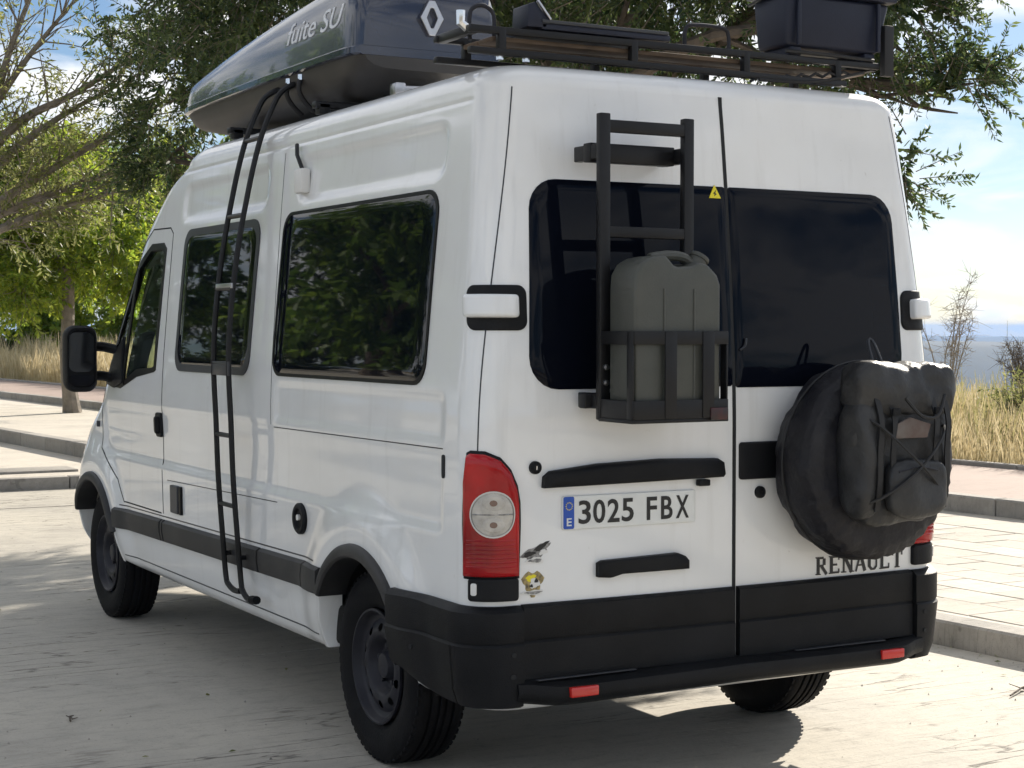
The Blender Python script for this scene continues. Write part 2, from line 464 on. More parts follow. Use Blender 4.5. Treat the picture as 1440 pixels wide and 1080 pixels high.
def text_mesh(body, size, extrude=0.001, shear=0.0, space=1.0, bold=0.0):
    cu = bpy.data.curves.new('text', 'FONT')
    cu.body = body; cu.size = size; cu.extrude = extrude; cu.align_x = 'CENTER'; cu.align_y = 'CENTER'; cu.shear = shear; cu.space_character = space
    cu.resolution_u = 4; cu.offset = bold
    o = bpy.data.objects.new('text', cu); COL.objects.link(o)
    dg = bpy.context.evaluated_depsgraph_get(); dg.update()
    me = bpy.data.meshes.new_from_object(o.evaluated_get(dg))
    vs = [tuple(v.co) for v in me.vertices]; fs = [tuple(p.vertices) for p in me.polygons]
    bpy.data.objects.remove(o); bpy.data.curves.remove(cu); bpy.data.meshes.remove(me)
    return vs, fs

# ------------------------------------------------------------------ terrain, hills
SLOPE = -0.07                         # kerb lines run at a slight angle to the van
def qx(q, y): return q + SLOPE * y

def sstep(a, b, x):
    t = np.clip((x - a) / (b - a), 0, 1); return t * t * (3 - 2 * t)

def terrain_z(q, y):
    z = np.where(q < 9.0, -0.08, 0.22)
    n = np.sin(q * 0.9 + y * 0.31) * 0.5 + np.sin(q * 0.37 - y * 0.53 + 1.3) * 0.5
    z = z + np.where(q > 9.4, (0.12 + 0.10 * n) * sstep(9.4, 11.5, q), 0)
    z = z - 1.6 * sstep(13, 30, q) - 100 * sstep(22, 600, q)
    far = np.hypot(q, y)
    z = z + np.where(far > 500, 6 * np.sin(q * 0.0041 + 2) * np.sin(y * 0.0035), 0) * sstep(500, 1200, far) * (q > 30)
    return z

qs = np.unique(np.concatenate([-np.geomspace(6, 9000, 40)[::-1], np.linspace(-5, 8.9, 10), [9.0 - 1e-3, 9.001, 9.05],
                               np.linspace(9.4, 40, 60), np.geomspace(42, 9000, 60)]))
ys = np.unique(np.concatenate([-np.geomspace(12, 9000, 30)[::-1], np.linspace(-10, 70, 90), np.geomspace(74, 9000, 50)]))
Q, Y = np.meshgrid(qs, ys)
X = Q + SLOPE * np.clip(Y, -80, 120)
Z = terrain_z(Q, Y)
V = np.stack([X, Y, Z], -1).reshape(-1, 3)
nq = len(qs)
ii, jj = np.meshgrid(np.arange(len(ys) - 1), np.arange(nq - 1), indexing='ij')
F = np.stack([ii * nq + jj, ii * nq + jj + 1, (ii + 1) * nq + jj + 1, (ii + 1) * nq + jj], -1).reshape(-1, 4)
ter = np_mesh('ground', V, F, M['soil'])
tag(ter, 'dry earth ground falling away beyond the red path', kind='structure')
for p in ter.data.polygons: p.use_smooth = True

def ridge(name, dist, amp, base, seed, lab, thick):
    n = 220
    az = np.linspace(R(-12), R(82), n)
    h = np.zeros(n)
    r2 = np.random.default_rng(seed)
    for k in range(1, 7):
        h += np.sin(az * (5 * 1.9 ** k) + r2.uniform(0, 6.28)) / 1.75 ** k
    h = base + amp * (0.55 + 0.45 * h)
    rows = []
    for f, hh in ((0.0, 0.0), (0.35, 0.55), (0.7, 0.9), (1.0, 1.0), (1.4, 0.6), (2.0, 0.0)):
        d = dist + thick * (f - 1)
        zz = -104 + (h + 104) * hh
        if 0 < hh < 1: zz = zz + r2.normal(0, 0.03, n) * amp
        rows.append(np.stack([np.sin(az) * d, np.cos(az) * d, zz], -1))
    V = np.concatenate(rows); m = len(rows)
    i, j = np.meshgrid(np.arange(m - 1), np.arange(n - 1), indexing='ij')
    F = np.stack([i * n + j, i * n + j + 1, (i + 1) * n + j + 1, (i + 1) * n + j], -1).reshape(-1, 4)
    o = np_mesh(name, V, F, M['far'])
    return tag(o, lab, kind='structure')
ridge('hill', 3000, 14, -32, 3, 'low blue hill ridge in the far distance', 500)
ridge('mountain', 6600, 26, -44, 8, 'pale blue mountain ridge on the horizon', 900)

# ------------------------------------------------------------------ road, kerbs, pavements
def quad_sheet(name, q0, q1, y0, y1, z, m, lab, ny=12):
    mb = MB(); vs = []
    for i in range(ny + 1):
        y = y0 + (y1 - y0) * i / ny
        vs += [(qx(q0, y), y, z), (qx(q1, y), y, z)]
    mb.add(vs, [(2 * i, 2 * i + 1, 2 * i + 3, 2 * i + 2) for i in range(ny)])
    return tag(mb.build(name, m, smooth=False), lab, kind='structure')

road = quad_sheet('road', -40, 2.62, -40, 70, -0.014, M['joint'], 'concrete road the van is parked on')
SL_W, SL_L = 5.2, 3.7
def slab_mesh(name, w, l, h, bev, m):
    mb = MB(); 
    # top at 0, sheared with the kerb line
    P = [(-w / 2, -l / 2), (w / 2, -l / 2), (w / 2, l / 2), (-w / 2, l / 2)]
    P = [(x + SLOPE * y, y) for x, y in P]
    mb.prism(P, 2, -h, 0)
    o = mb.build(name, m, None, smooth=False, bevel=bev, segs=1)
    me = o.data; bpy.data.objects.remove(o); return me
sm = slab_mesh('road_slab', SL_W - 0.014, SL_L - 0.014, 0.05, 0.006, M['road'])
for i in range(3):
    for j in range(-4, 8):
        qc = 2.62 - SL_W * (i + 0.5); yc = 1.2 + SL_L * j
        o = bpy.data.objects.new('road_slab', sm); link(o, road)
        o.location = (qx(qc, yc), yc, random.uniform(-0.002, 0.002))
quad_sheet('road_surface', -40, 2.62 - 3 * SL_W, -40, 70, -0.004, M['road'], 'outer concrete road surface')

side = quad_sheet('pavement', 2.72, 6.60, -40, 70, 0.117, M['paver'], 'pale paved pavement between road kerb and red path', 20)
PW, PL = 0.33, 0.48
pm = slab_mesh('paver', PW - 0.006, PL - 0.007, 0.03, 0.004, M['paver'])
nrow = 9
for i in range(nrow):
    for j in range(27):
        q = 2.86 + PW * (i + 0.5); y = -2.4 + PL * (j + 0.5 * (i % 2)) + random.uniform(-.004, .004)
        o = bpy.data.objects.new('paver', pm); link(o, side)
        o.location = (qx(q, y), y, 0.1205 + random.uniform(-0.001, 0.0012)); o.rotation_euler = (random.gauss(0, .004), random.gauss(0, .004), 0)
PB = 0.56
pb = slab_mesh('paver_large', PB - 0.008, PB - 0.008, 0.03, 0.004, M['paver'])
for j in range(24):
    q = 2.86 + PW * nrow + 0.02 + PB / 2; y = -2.4 + PB * j
    o = bpy.data.objects.new('paver', pb); link(o, side)
    o.location = (qx(q, y), y, 0.1205 + random.uniform(-0.001, 0.0012))

def kerb_run(name, q0, q1, y0, y1, z0, z1, lab, step=1.0):
    root = tag(bpy.data.objects.new(name, None), lab, kind='structure'); link(root)
    root.location = (qx(q0, y0), y0, z0)
    me = slab_mesh('kerb_stone', q1 - q0, step - 0.012, z1 - z0, 0.012, M['kerb'])
    n = int((y1 - y0) / step)
    for k in range(n):
        o = bpy.data.objects.new('kerb_stone', me); link(o, root)
        y = y0 + step * (k + 0.5)
        o.location = (qx((q0 + q1) / 2, y) - root.location.x, y - y0, z1 - z0 + random.uniform(-.003, .003))
    return root
kerb_run('kerb', 2.62, 2.80, -14, 12, -0.05, 0.125, 'pale kerb between road and paved pavement')
kerb_run('kerb', 2.62, 2.80, 12, 62, -0.05, 0.27, 'taller edging kerb beyond the end of the parking bay')
kerb_run('kerb', 6.60, 6.76, -20, 62, 0.05, 0.255, 'kerb along the red path')
kerb_run('kerb', 9.02, 9.14, -20, 62, 0.05, 0.29, 'thin edging kerb between red path and dry grass')
quad_sheet('path', 6.76, 9.03, -40, 70, 0.247, M['redpath'], 'reddish footpath beyond the pavement', 20)
# raised apron at the end of the parking bay
mb = MB(); mb.prism([(-2.2, 12.25), (1.78, 12.25), (-1.4, 62), (-5.6, 62)], 2, -0.05, 0.105)
apron = tag(mb.build('pavement', M['paver'], smooth=False), 'raised paved apron at the end of the parking bay', kind='structure')
root = tag(bpy.data.objects.new('kerb', None), 'kerb across the end of the parking bay', kind='structure'); link(root)
root.location = (-2.2, 12.1, 0)
me = None
for k in range(4):
    if me is None:
        mb = MB(); mb.box((0, 0, 0), (0.99, 0.16, 0.17)); o = mb.build('kerb_stone', M['kerb'], bevel=0.012); me = o.data; o.parent = root
    else:
        o = bpy.data.objects.new('kerb_stone', me); link(o, root)
    o.location = (0.5 + 1.0 * k, 0.07, 0.035)
mb = MB(); mb.box((0.62, 13.05, 0.115), (0.9, 0.5, 0.03))
o = mb.build('drain_cover', M['kerb'], bevel=0.006); tag(o, 'small dark drain cover set in the paved apron', 'drain cover')

# ------------------------------------------------------------------ vegetation
def leaves_np(p0, d, L, per, ll, lw, droop=0.25, spread=0.8):
    """leaf-shaped quads along twigs"""
    T = len(p0)
    t = np.tile(np.linspace(0.08, 1.0, per), (T, 1)) + rng.uniform(-.04, .04, (T, per))
    base = p0[:, None, :] + d[:, None, :] * (t * L[:, None])[..., None]
    base[..., 2] -= droop * (t ** 2) * L[:, None] * 0.5
    rv = rng.normal(size=(T, per, 3)); dd = np.broadcast_to(d[:, None, :], rv.shape)
    side = np.cross(dd, rv); side /= np.linalg.norm(side, axis=-1, keepdims=True) + 1e-9
    ax = dd * 0.55 + side * spread; ax[..., 2] -= droop
    ax /= np.linalg.norm(ax, axis=-1, keepdims=True)
    wv = np.cross(ax, rng.normal(size=ax.shape)); wv /= np.linalg.norm(wv, axis=-1, keepdims=True) + 1e-9
    sc = rng.uniform(0.65, 1.25, (T, per, 1))
    l_ = ax * ll * sc; w_ = wv * lw * 0.5 * sc
    V = np.stack([base, base + l_ * 0.45 + w_, base + l_, base + l_ * 0.45 - w_], 2).reshape(-1, 3)
    F = np.arange(len(V)).reshape(-1, 4)
    return V, F

def in_blob(n, c, r, shell=0.5):
    v = rng.normal(size=(n, 3)); v /= np.linalg.norm(v, axis=1, keepdims=True)
    k = rng.uniform(0, 1, (n, 1)) ** shell
    return np.array(c) + v * k * np.array(r), v

def wobble(a, b, n, amp, sag=0.0):
    a, b = Vector(a), Vector(b); pts = []
    for i in range(n + 1):
        t = i / n
        p = a.lerp(b, t)
        k = amp * math.sin(math.pi * t)
        p += Vector((random.gauss(0, k), random.gauss(0, k), random.gauss(0, k * .6) + sag * math.sin(math.pi * t)))
        pts.append(p)
    return pts

def tree(name, label, base, tr, fork, blobs, leafm, twigs, per, ll, lw, bark, group=None, droop=0.25, tw_len=0.55, shell=0.45, sub=5, cat='tree', limb_r=0.4, inner=None):
    root = thing(name, base, label, cat, group)
    b = Vector(base); f = Vector(fork)
    tp = smooth_path([b, b.lerp(f, .35) + Vector((random.gauss(0, .05), random.gauss(0, .05), 0)), b.lerp(f, .7) + Vector((random.gauss(0, .05), random.gauss(0, .05), 0)), f], 4)
    mb = MB(); n = len(tp)
    mb.tube(tp, [tr * (1.35 - 0.25 * min(1, i / 2) - 0.35 * i / n) for i in range(n)], 10)
    mb.build('trunk', bark, root)
    lb = MB(); P0 = []; D = []
    tot = sum(q[1][0] * q[1][1] * q[1][2] if hasattr(q[1], '__len__') else q[1] ** 3 for q in blobs)
    for q in blobs:
        c = q[0]; r = q[1] if hasattr(q[1], '__len__') else (q[1],) * 3
        w = q[2] if len(q) > 2 else 1.0
        nt = max(6, int(twigs * w * (r[0] * r[1] * r[2]) ** (2 / 3) / sum(((x[1][0] * x[1][1] * x[1][2]) if hasattr(x[1], '__len__') else x[1] ** 3) ** (2 / 3) for x in blobs)))
        path = smooth_path(wobble(f, c, 3, 0.10 * (Vector(c) - f).length, 0.15), 3)
        r0 = tr * limb_r
        lb.tube(path, [r0 * (1 - 0.75 * i / (len(path) - 1)) for i in range(len(path))], 6)
        S, _ = in_blob(sub, c, [x * 0.8 for x in r], 0.7)
        for s_ in S:
            k = random.randint(len(path) // 2, len(path) - 1)
            sp = smooth_path(wobble(path[k], s_, 2, 0.10 * max(r)), 3)
            lb.tube(sp, [r0 * 0.32 * (1 - 0.8 * i / (len(sp) - 1)) for i in range(len(sp))], 5)
        # uneven clumps inside the blob
        cl, cd = in_blob(max(5, nt // 11), c, r, shell)
        k = rng.integers(0, len(cl), nt)
        p = cl[k] + rng.normal(size=(nt, 3)) * np.array(r) * 0.13
        d = (p - np.array(c)) / np.array(r); d /= np.linalg.norm(d, axis=1, keepdims=True) + 1e-9
        d = d + rng.normal(size=d.shape) * 0.55; d[:, 2] -= droop * 0.7
        d /= np.linalg.norm(d, axis=1, keepdims=True)
        P0.append(p); D.append(d)
    P0 = np.concatenate(P0); D = np.concatenate(D)
    L = rng.uniform(0.6, 1.3, len(P0)) * tw_len
    lb.build('branches', bark, root)
    # thin twigs
    e = P0 + D * L[:, None]; e[:, 2] -= droop * L * 0.5
    up = np.cross(D, [0.3, 0.5, 0.8]); up /= np.linalg.norm(up, axis=1, keepdims=True) + 1e-9
    tw = 0.006
    V = np.stack([P0 - up * tw, P0 + up * tw, e + up * tw * .3, e - up * tw * .3], 1).reshape(-1, 3)
    np_mesh('twigs', V, np.arange(len(V)).reshape(-1, 4), M['twig'], root)['kind'] = 'stuff'
    V, F = leaves_np(P0, D, L, per, ll, lw, droop)
    if inner:
        ks = rng.integers(0, len(P0), inner[0])
        V2, F2 = leaves_np(P0[ks] - D[ks] * 0.25, D[ks], L[ks], inner[1], inner[2], inner[3], droop)
        F = np.concatenate([F, F2 + len(V)]); V = np.concatenate([V, V2])
    cr = np_mesh('crown', V, F, leafm, root)
    return root

# the large dark tree on the pavement just beyond the van
tree('broadleaf_tree', 'large dark green tree towering behind the van roof', (4.05, 8.1, 0.11), 0.24, (4.0, 8.2, 3.0),
     [((1.86, 11.2, 4.1), (1.05, 1.0, 1.0)), ((1.60, 11.4, 3.25), 0.42, 1.1), ((2.1, 9.3, 4.85), (1.35, 1.3, 1.2)), ((3.55, 8.0, 4.95), (1.6, 1.5, 1.4)),
      ((4.4, 6.4, 4.65), (1.3, 1.2, 1.2)), ((5.0, 5.15, 3.85), (0.6, 0.6, 0.7)), ((5.40, 4.75, 3.38), (0.36, 0.36, 0.3)), ((5.22, 4.95, 2.72), (0.2, 0.2, 0.34), 0.9),
      ((4.95, 5.3, 4.4), (0.9, 0.9, 0.8)), ((3.9, 8.3, 6.8), (2.6, 2.6, 1.6)), ((2.9, 10.2, 5.7), (1.6, 1.6, 1.2)), ((5.2, 9.9, 4.25), (1.3, 1.1, .8)), ((4.2, 10.2, 3.9), (0.9, .9, .6))],
     M['leafdark'], 9500, 36, 0.060, 0.019, M['bark'], droop=0.18, tw_len=0.36, sub=6, inner=(2000, 16, 0.11, 0.04))
# young tree with yellow-green leaves and a pale straight trunk
tree('broadleaf_tree', 'yellow-green tree with pale straight trunk on far pavement', (4.12, 24.9, 0.11), 0.13, (4.1, 25.0, 2.6),
     [((3.4, 25.0, 3.3), (1.2, 1.2, 0.85)), ((4.6, 24.6, 3.15), (0.9, 1.0, 0.8)), ((2.6, 25.2, 3.0), (0.9, 1.0, 0.9)), ((3.7, 25.2, 4.3), (1.2, 1.2, 0.7)), ((2.4, 25.4, 4.1), (1.0, 1.0, .7)), ((5.15, 24.3, 2.7), 0.45), ((3.1, 24.6, 2.25), (.7, .7, .4))],
     M['leafyellow'], 2400, 24, 0.12, 0.045, M['barkpale'], droop=0.25, tw_len=0.45)
# half bare tree leaning in from the left
def bare_tree():
    root = thing('half_bare_tree', (-0.75, 13.3, 0.1), 'half bare tree with long rising grey branches and sparse olive leaves', 'tree')
    b = Vector((-0.75, 13.3, 0.1)); f = Vector((-0.55, 13.2, 2.2))
    mb = MB(); tp = smooth_path([b, (-0.7, 13.3, 1.2), f], 4)
    mb.tube(tp, [0.20 - 0.007 * i for i in range(len(tp))], 10); mb.build('trunk', M['barkpale'], root)
    lb = MB(); P0 = []; D = []
    ends = [((0.0, 13.0, 3.35), (1.0, 12.75, 4.9)), ((0.15, 12.9, 3.6), (0.75, 12.8, 5.3)), ((-0.1, 13.0, 3.7), (0.35, 12.9, 5.6)), ((0.35, 12.85, 3.55), (1.75, 12.5, 4.5)),
            ((0.3, 12.85, 3.25), (1.45, 12.6, 4.1)), ((0.4, 12.85, 2.95), (1.9, 12.45, 3.95)), ((0.3, 12.9, 2.75), (1.75, 12.5, 3.35)), ((0.3, 12.9, 2.6), (1.4, 12.6, 3.0)),
            ((-0.9, 13.0, 3.6), (-1.8, 13.0, 5.2)), ((-0.7, 13.8, 3.5), (-0.8, 14.9, 5.0)), ((-0.6, 12.6, 3.3), (-1.0, 11.6, 4.8))]
    for m_, e in ends:
        path = smooth_path([f, Vector(m_), Vector(m_).lerp(Vector(e), .5) + Vector((0, 0, random.uniform(-.05, .12))), e], 5)
        lb.tube(path, [0.062 * (1 - 0.85 * i / (len(path) - 1)) + .004 for i in range(len(path))], 6)
        for k in range(4, len(path)):
            for _ in range(3):
                d = (path[min(k + 1, len(path) - 1)] - path[k - 1]).normalized()
                d = (d * 0.8 + Vector((random.gauss(0, .5), random.gauss(0, .5), random.gauss(0.1, .5)))).normalized()
                L = random.uniform(0.3, 0.8)
                e2 = path[k] + d * L
                mid = path[k].lerp(e2, .5) + Vector((0, 0, random.uniform(-.05, .05)))
                lb.tube([path[k], mid, e2], [0.011, 0.008, 0.003], 4, caps=False)
                for _ in range(6):
                    P0.append(path[k].lerp(e2, random.uniform(.3, 1))); D.append((d + Vector((random.gauss(0, .6), random.gauss(0, .6), random.gauss(0, .6)))).normalized())
    lb.build('branches', M['barkpale'], root)
    P0 = np.array([tuple(p) for p in P0]); D = np.array([tuple(p) for p in D])
    keep = rng.uniform(size=len(P0)) < np.clip((4.6 - P0[:, 2]) / 1.2, 0.25, 1.0)
    P0, D = P0[keep], D[keep]
    V, F = leaves_np(P0, D, rng.uniform(.15, .35, len(P0)), 9, 0.075, 0.02, 0.15)
    np_mesh('crown', V, F, M['leafolive'], root)
bare_tree()
# trees along the other side of the road (mirrored in the van's windows)
def simple_blobs(c, r, n, seed):
    rs = random.Random(seed); out = [((c[0], c[1], c[2]), (r, r, r * .8))]
    for k in range(n):
        a = rs.uniform(0, 6.28)
        out.append(((c[0] + math.cos(a) * r * .8, c[1] + math.sin(a) * r * .8, c[2] + rs.uniform(-.6, .7) * r), (r * .6, r * .6, r * .5)))
    return out
for k, (x, y, h, r, lm, lab) in enumerate([
        (-7.5, 15.5, 4.2, 2.3, 'leafmid', 'green roadside tree off to the left of the van, nearest of the row'),
        (-11.5, 23, 4.8, 2.7, 'leafdark', 'dark roadside tree off to the left, middle of the row'),
        (-5.6, 24, 4.6, 2.4, 'leafmid', 'mid green roadside tree left of the far pavement'),
        (-15, 13, 4.8, 2.8, 'leafdark', 'dark roadside tree farthest to the left')]):
    tree('roadside_tree', lab, (x, y, 0.0 if x > -12 else -0.08), 0.16, (x, y, h * .5), simple_blobs((x, y, h), r, 5, k), M[lm], 1100, 18, 0.2, 0.08, M['bark'], 'trees across the road', tw_len=0.6)
for k, (x, y, h, r, lab) in enumerate([  # unseen bushes, added to keep bright sky out of the side window reflections
        (-8.5, 29, 1.2, 1.9, 'unseen green hedge bush added to fill the window reflections, nearest'), (-12.5, 31, 1.4, 2.2, 'unseen green hedge bush added to fill the window reflections, middle'),
        (-17.5, 24, 1.4, 2.3, 'unseen green hedge bush added to fill the window reflections, farthest left'), (-5.0, 31, 1.2, 1.8, 'unseen green hedge bush added to fill the window reflections, by the far apron')]):
    tree('shrub', lab, (x, y, -0.02), 0.06, (x, y, .4), simple_blobs((x, y, h), r, 5, 70 + k), M['leafdark'], 700, 14, 0.24, 0.11, M['bark'], 'hedge bushes added for the window reflections', tw_len=0.5, cat='shrub')
# trees and shrubs beyond the path, left of the van
for k, (x, y, h, r, lm, lab) in enumerate([
        (9.5, 52, 4.6, 2.6, 'leafmid', 'green tree behind the dry grass, left of the pale trunk'),
        (13.2, 50, 5.2, 2.8, 'leafyellow', 'yellow-green tree behind the dry grass beside the van mirror'),
        (15.5, 46, 5.0, 3.0, 'leafmid', 'green tree hidden partly by the cab of the van')]):
    tree('background_tree', lab, (x, y, float(terrain_z(np.array(x - SLOPE * y), np.array(y)))), 0.18, (x, y, h * .45), simple_blobs((x, y, h), r, 5, 20 + k), M[lm], 700, 16, 0.3, 0.13, M['bark'], 'trees beyond the dry grass', tw_len=0.7)
for k, (x, y, h, r, lm, lab) in enumerate([
        (8.0, 46.5, 1.2, 1.3, 'leafmid', 'low green shrub at the left edge behind the dry grass'),
        (9.8, 46, 1.1, 1.2, 'leafyellow', 'yellow-green shrub left of the pale trunk'),
        (11.4, 45, 1.2, 1.2, 'leafyellow', 'bright yellow-green shrub right of the pale trunk'),
        (12.8, 44, 1.1, 1.2, 'leafmid', 'green shrub just left of the van mirror')]):
    z = float(terrain_z(np.array(x - SLOPE * y), np.array(y)))
    tree('shrub', lab, (x, y, z), 0.05, (x, y, z + .3), simple_blobs((x, y, z + h), r, 4, 40 + k), M[lm], 420, 14, 0.22, 0.10, M['bark'], 'shrubs behind the dry grass', tw_len=0.5, cat='shrub')
# right: thin bare tree and dark bush above the dry grass
def wisp(name, label, base, height, spread, n, m, cat):
    root = thing(name, base, label, cat); b = Vector(base); lb = MB()
    for k in range(n):
        a = random.uniform(0, 6.28); e = b + Vector((math.cos(a) * spread * random.uniform(.2, 1), math.sin(a) * spread * random.uniform(.2, 1), height * random.uniform(.6, 1)))
        path = smooth_path([b, b.lerp(e, .45) + Vector((random.gauss(0, .06), random.gauss(0, .06), .12 * height)), e], 5)
        lb.tube(path, [0.016 * (1 - .8 * i / (len(path) - 1)) for i in range(len(path))], 5, caps=False)
        for q in path[3:]:
            for _ in range(4):
                d = Vector((random.gauss(0, 1), random.gauss(0, 1), random.gauss(.5, .8))).normalized() * random.uniform(.12, .4) * height * .35
                mid = q + d * .5 + Vector((random.gauss(0, .03), random.gauss(0, .03), random.gauss(0, .03)))
                lb.tube([q, mid, q + d], [0.005, .004, .002], 3, caps=False)
                for _ in range(2):
                    d2 = (d + Vector((random.gauss(0, .15), random.gauss(0, .15), random.gauss(0, .15)))) * .5
                    lb.tube([mid, mid + d2], [0.003, .0015], 3, caps=False)
    lb.build('branches', m, root); return root
zt = lambda x, y: float(terrain_z(np.array(x - SLOPE * y), np.array(y)))
wisp('bare_tree', 'thin leafless tree rising beyond the dry grass', (15.8, 15.6, zt(15.8, 15.6)), 2.3, 0.55, 7, M['twigpale'], 'tree')
wisp('bare_bush', 'dark leafless bush at the right edge above the grass', (13.3, 11.4, zt(13.3, 11.4)), 1.15, 0.5, 16, M['twig'], 'bush')

for k, (x, y, h, r, lm, lab) in enumerate([(10.9, 9.2, .28, .32, 'leafolive', 'small olive weed bush in the grass just right of the bag'), (12.0, 9.9, .30, .34, 'leafyellow', 'small green weed bush amid the dry grass at right')]):
    z = zt(x, y)
    tree('weed_bush', lab, (x, y, z), 0.02, (x, y, z + .15), simple_blobs((x, y, z + h), r, 3, 90 + k), M[lm], 160, 14, 0.07, 0.02, M['twig'], 'weed bushes in the dry grass', tw_len=0.3, cat='bush', droop=.05)
def grass(name, label, n, qf, yr, hr, wid, m, lean=0.35):
    y = rng.uniform(yr[0], yr[1], n); q = qf(y)
    x = q + SLOPE * y; z = terrain_z(q, y) - 0.02
    # clumping
    cl = np.sin(q * 3.1 + y * 1.7) * np.sin(q * 1.3 - y * 2.3) * .35 + .85
    h = rng.uniform(hr[0], hr[1], n) * cl
    a = rng.uniform(0, 6.283, n); lx, ly = np.cos(a) * lean * h * rng.uniform(.2, 1, n), np.sin(a) * lean * h * rng.uniform(.2, 1, n)
    b = rng.uniform(0, 6.283, n); wx, wy = np.cos(b) * wid, np.sin(b) * wid
    B = np.stack([x, y, z], 1)
    Wv = np.stack([wx, wy, 0 * wx], 1)
    Mi = B + np.stack([lx * .4, ly * .4, h * .6], 1); T = B + np.stack([lx, ly, h], 1)
    V = np.stack([B - Wv, B + Wv, Mi + Wv * .7, Mi - Wv * .7, Mi - Wv * 1.1, Mi + Wv * 1.1, T + Wv * .25, T - Wv * .25], 1).reshape(-1, 3)
    F = np.arange(len(V)).reshape(-1, 4)
    return tag(np_mesh(name, V, F, m), label, 'grass', kind='stuff')
grass('dry_grass', 'tall golden dry grass beyond the path at right', 26000, lambda y: 9.2 + rng.uniform(0, 1, len(y)) ** 1.5 * 9, (3.5, 17), (0.25, 0.62), 0.005, M['straw'])
grass('dry_grass', 'greenish dry weeds mixed through the grass at right', 9000, lambda y: 9.6 + rng.uniform(0, 1, len(y)) * 9, (3.5, 18), (0.3, 0.75), 0.007, M['strawgreen'])
grass('dry_grass', 'pale dry grass beyond the path at left', 26000, lambda y: 9.2 + rng.uniform(0, 1, len(y)) ** 1.3 * 6, (30, 56), (0.5, 1.1), 0.010, M['straw'])

# ------------------------------------------------------------------ the van: body surface
_zt = np.array([0.30, 0.37, 0.45, 0.60, 0.90, 1.15, 1.30, 1.45, 1.75, 2.05, 2.30, 2.38])
_w = np.array([0.925, 0.955, 0.975, 0.990, 0.995, 0.993, 0.988, 0.978, 0.950, 0.920, 0.892, 0.880])
_yr = np.array([0.00, 0.00, 0.00, 0.00, 0.00, 0.00, 0.00, 0.005, 0.025, 0.052, 0.080, 0.092])
_yfz = np.array([0.30, 0.45, 0.65, 0.88, 1.00, 1.10, 1.18, 1.30, 1.60, 1.95, 2.08, 2.20, 2.30, 2.38])
_yf = np.array([5.12, 5.20, 5.22, 5.18, 5.08, 4.93, 4.80, 4.72, 4.52, 4.28, 4.18, 4.02, 3.86, 3.62])
_ZZ = np.linspace(0.30, 2.38, 1041)
def _sm(xs, ys, k):
    v = np.interp(_ZZ, xs, ys); pad = np.concatenate([np.full(k, v[0]) + (v[0] - v[k:0:-1]), v, np.full(k, v[-1]) + (v[-1] - v[-2:-k - 2:-1])])
    ker = np.hanning(2 * k + 1); ker /= ker.sum()
    return np.convolve(pad, ker, 'valid')
_W, _YR, _YF = _sm(_zt, _w, 45), _sm(_zt, _yr, 45), _sm(_yfz, _yf, 25)
RC, RF = 0.115, 0.50
def prof(z):
    return float(np.interp(z, _ZZ, _W)), float(np.interp(z, _ZZ, _YR)), float(np.interp(z, _ZZ, _YF))

def box_field(y, z, y0, y1, z0, z1, r, soft):
    """1 inside a rounded box, soft edge"""
    dy = abs(y - (y0 + y1) / 2) - (y1 - y0) / 2 + r; dz = abs(z - (z0 + z1) / 2) - (z1 - z0) / 2 + r
    d = math.hypot(max(dy, 0), max(dz, 0)) + min(max(dy, dz), 0) - r
    t = min(1, max(0, 0.5 - d / soft)); return t * t * (3 - 2 * t)
def ss(a, b, x):
    t = min(1, max(0, (x - a) / (b - a))); return t * t * (3 - 2 * t)
AXLES = (0.90, 4.478); WHEEL_R = 0.355; ARCH_Z = 0.375
def press(y, z):
    """pressed relief of the side panels: outward displacement"""
    d = 0.0
    d -= 0.013 * box_field(y, z, 0.40, 1.72, 2.115, 2.285, 0.06, 0.045)
    d -= 0.012 * box_field(y, z, 2.08, 3.20, 2.115, 2.275, 0.05, 0.040)
    d -= 0.010 * box_field(y, z, 0.26, 4.30, 0.93, 1.195, 0.03, 0.035) * (0.35 + 0.65 * ss(1.21, 1.05, z))
    d -= 0.006 * box_field(y, z, 0.26, 1.78, 1.22, 1.37, 0.03, 0.03)
    d -= 0.005 * math.exp(-((z - 2.352) / 0.006) ** 2)
    d -= 0.004 * ss(0.57, 0.53, z)
    for yc in AXLES:
        rr = math.hypot(y - yc, z - ARCH_Z)
        d += 0.030 * ss(0.66, 0.47, rr) * ss(0.2, 0.55, z)
    return d

def side_pt(y, z):
    w, yr, yf = prof(z)
    x = w + press(y, z)
    y1 = yf - RF
    if y > y1:
        t = min(1.0, (y - y1) / RF); x -= RF * (1 - math.sqrt(max(0, 1 - t * t)))
    return x
def F_side(sgn):
    def f(y, z): return Vector((sgn * side_pt(y, z), y, z))
    return f
def F_rear(x, z):
    w, yr, yf = prof(z)
    return Vector((x, yr + 0.03 * (x / 0.985) ** 2, z))
def F_wrap(sgn):
    """s = distance from the rear centre line, round the corner and along the side"""
    def f(s, z):
        w, yr, yf = prof(z); A = w - RC; q = math.pi / 2 * RC
        if s <= A: return Vector((sgn * s, yr + 0.03 * (s / 0.985) ** 2, z))
        if s <= A + q:
            a = (s - A) / RC; x = A + RC * math.sin(a)
            return Vector((sgn * x, yr + RC * (1 - math.cos(a)) + 0.03 * (min(x, .985) / 0.985) ** 2, z))
        y = yr + RC + 0.03 * (w / .985) ** 2 + (s - A - q)
        return Vector((sgn * (w + press(y, z)), y, z))
    return f
S_L, S_R, C_L, C_R = F_side(-1), F_side(1), F_wrap(-1), F_wrap(1)

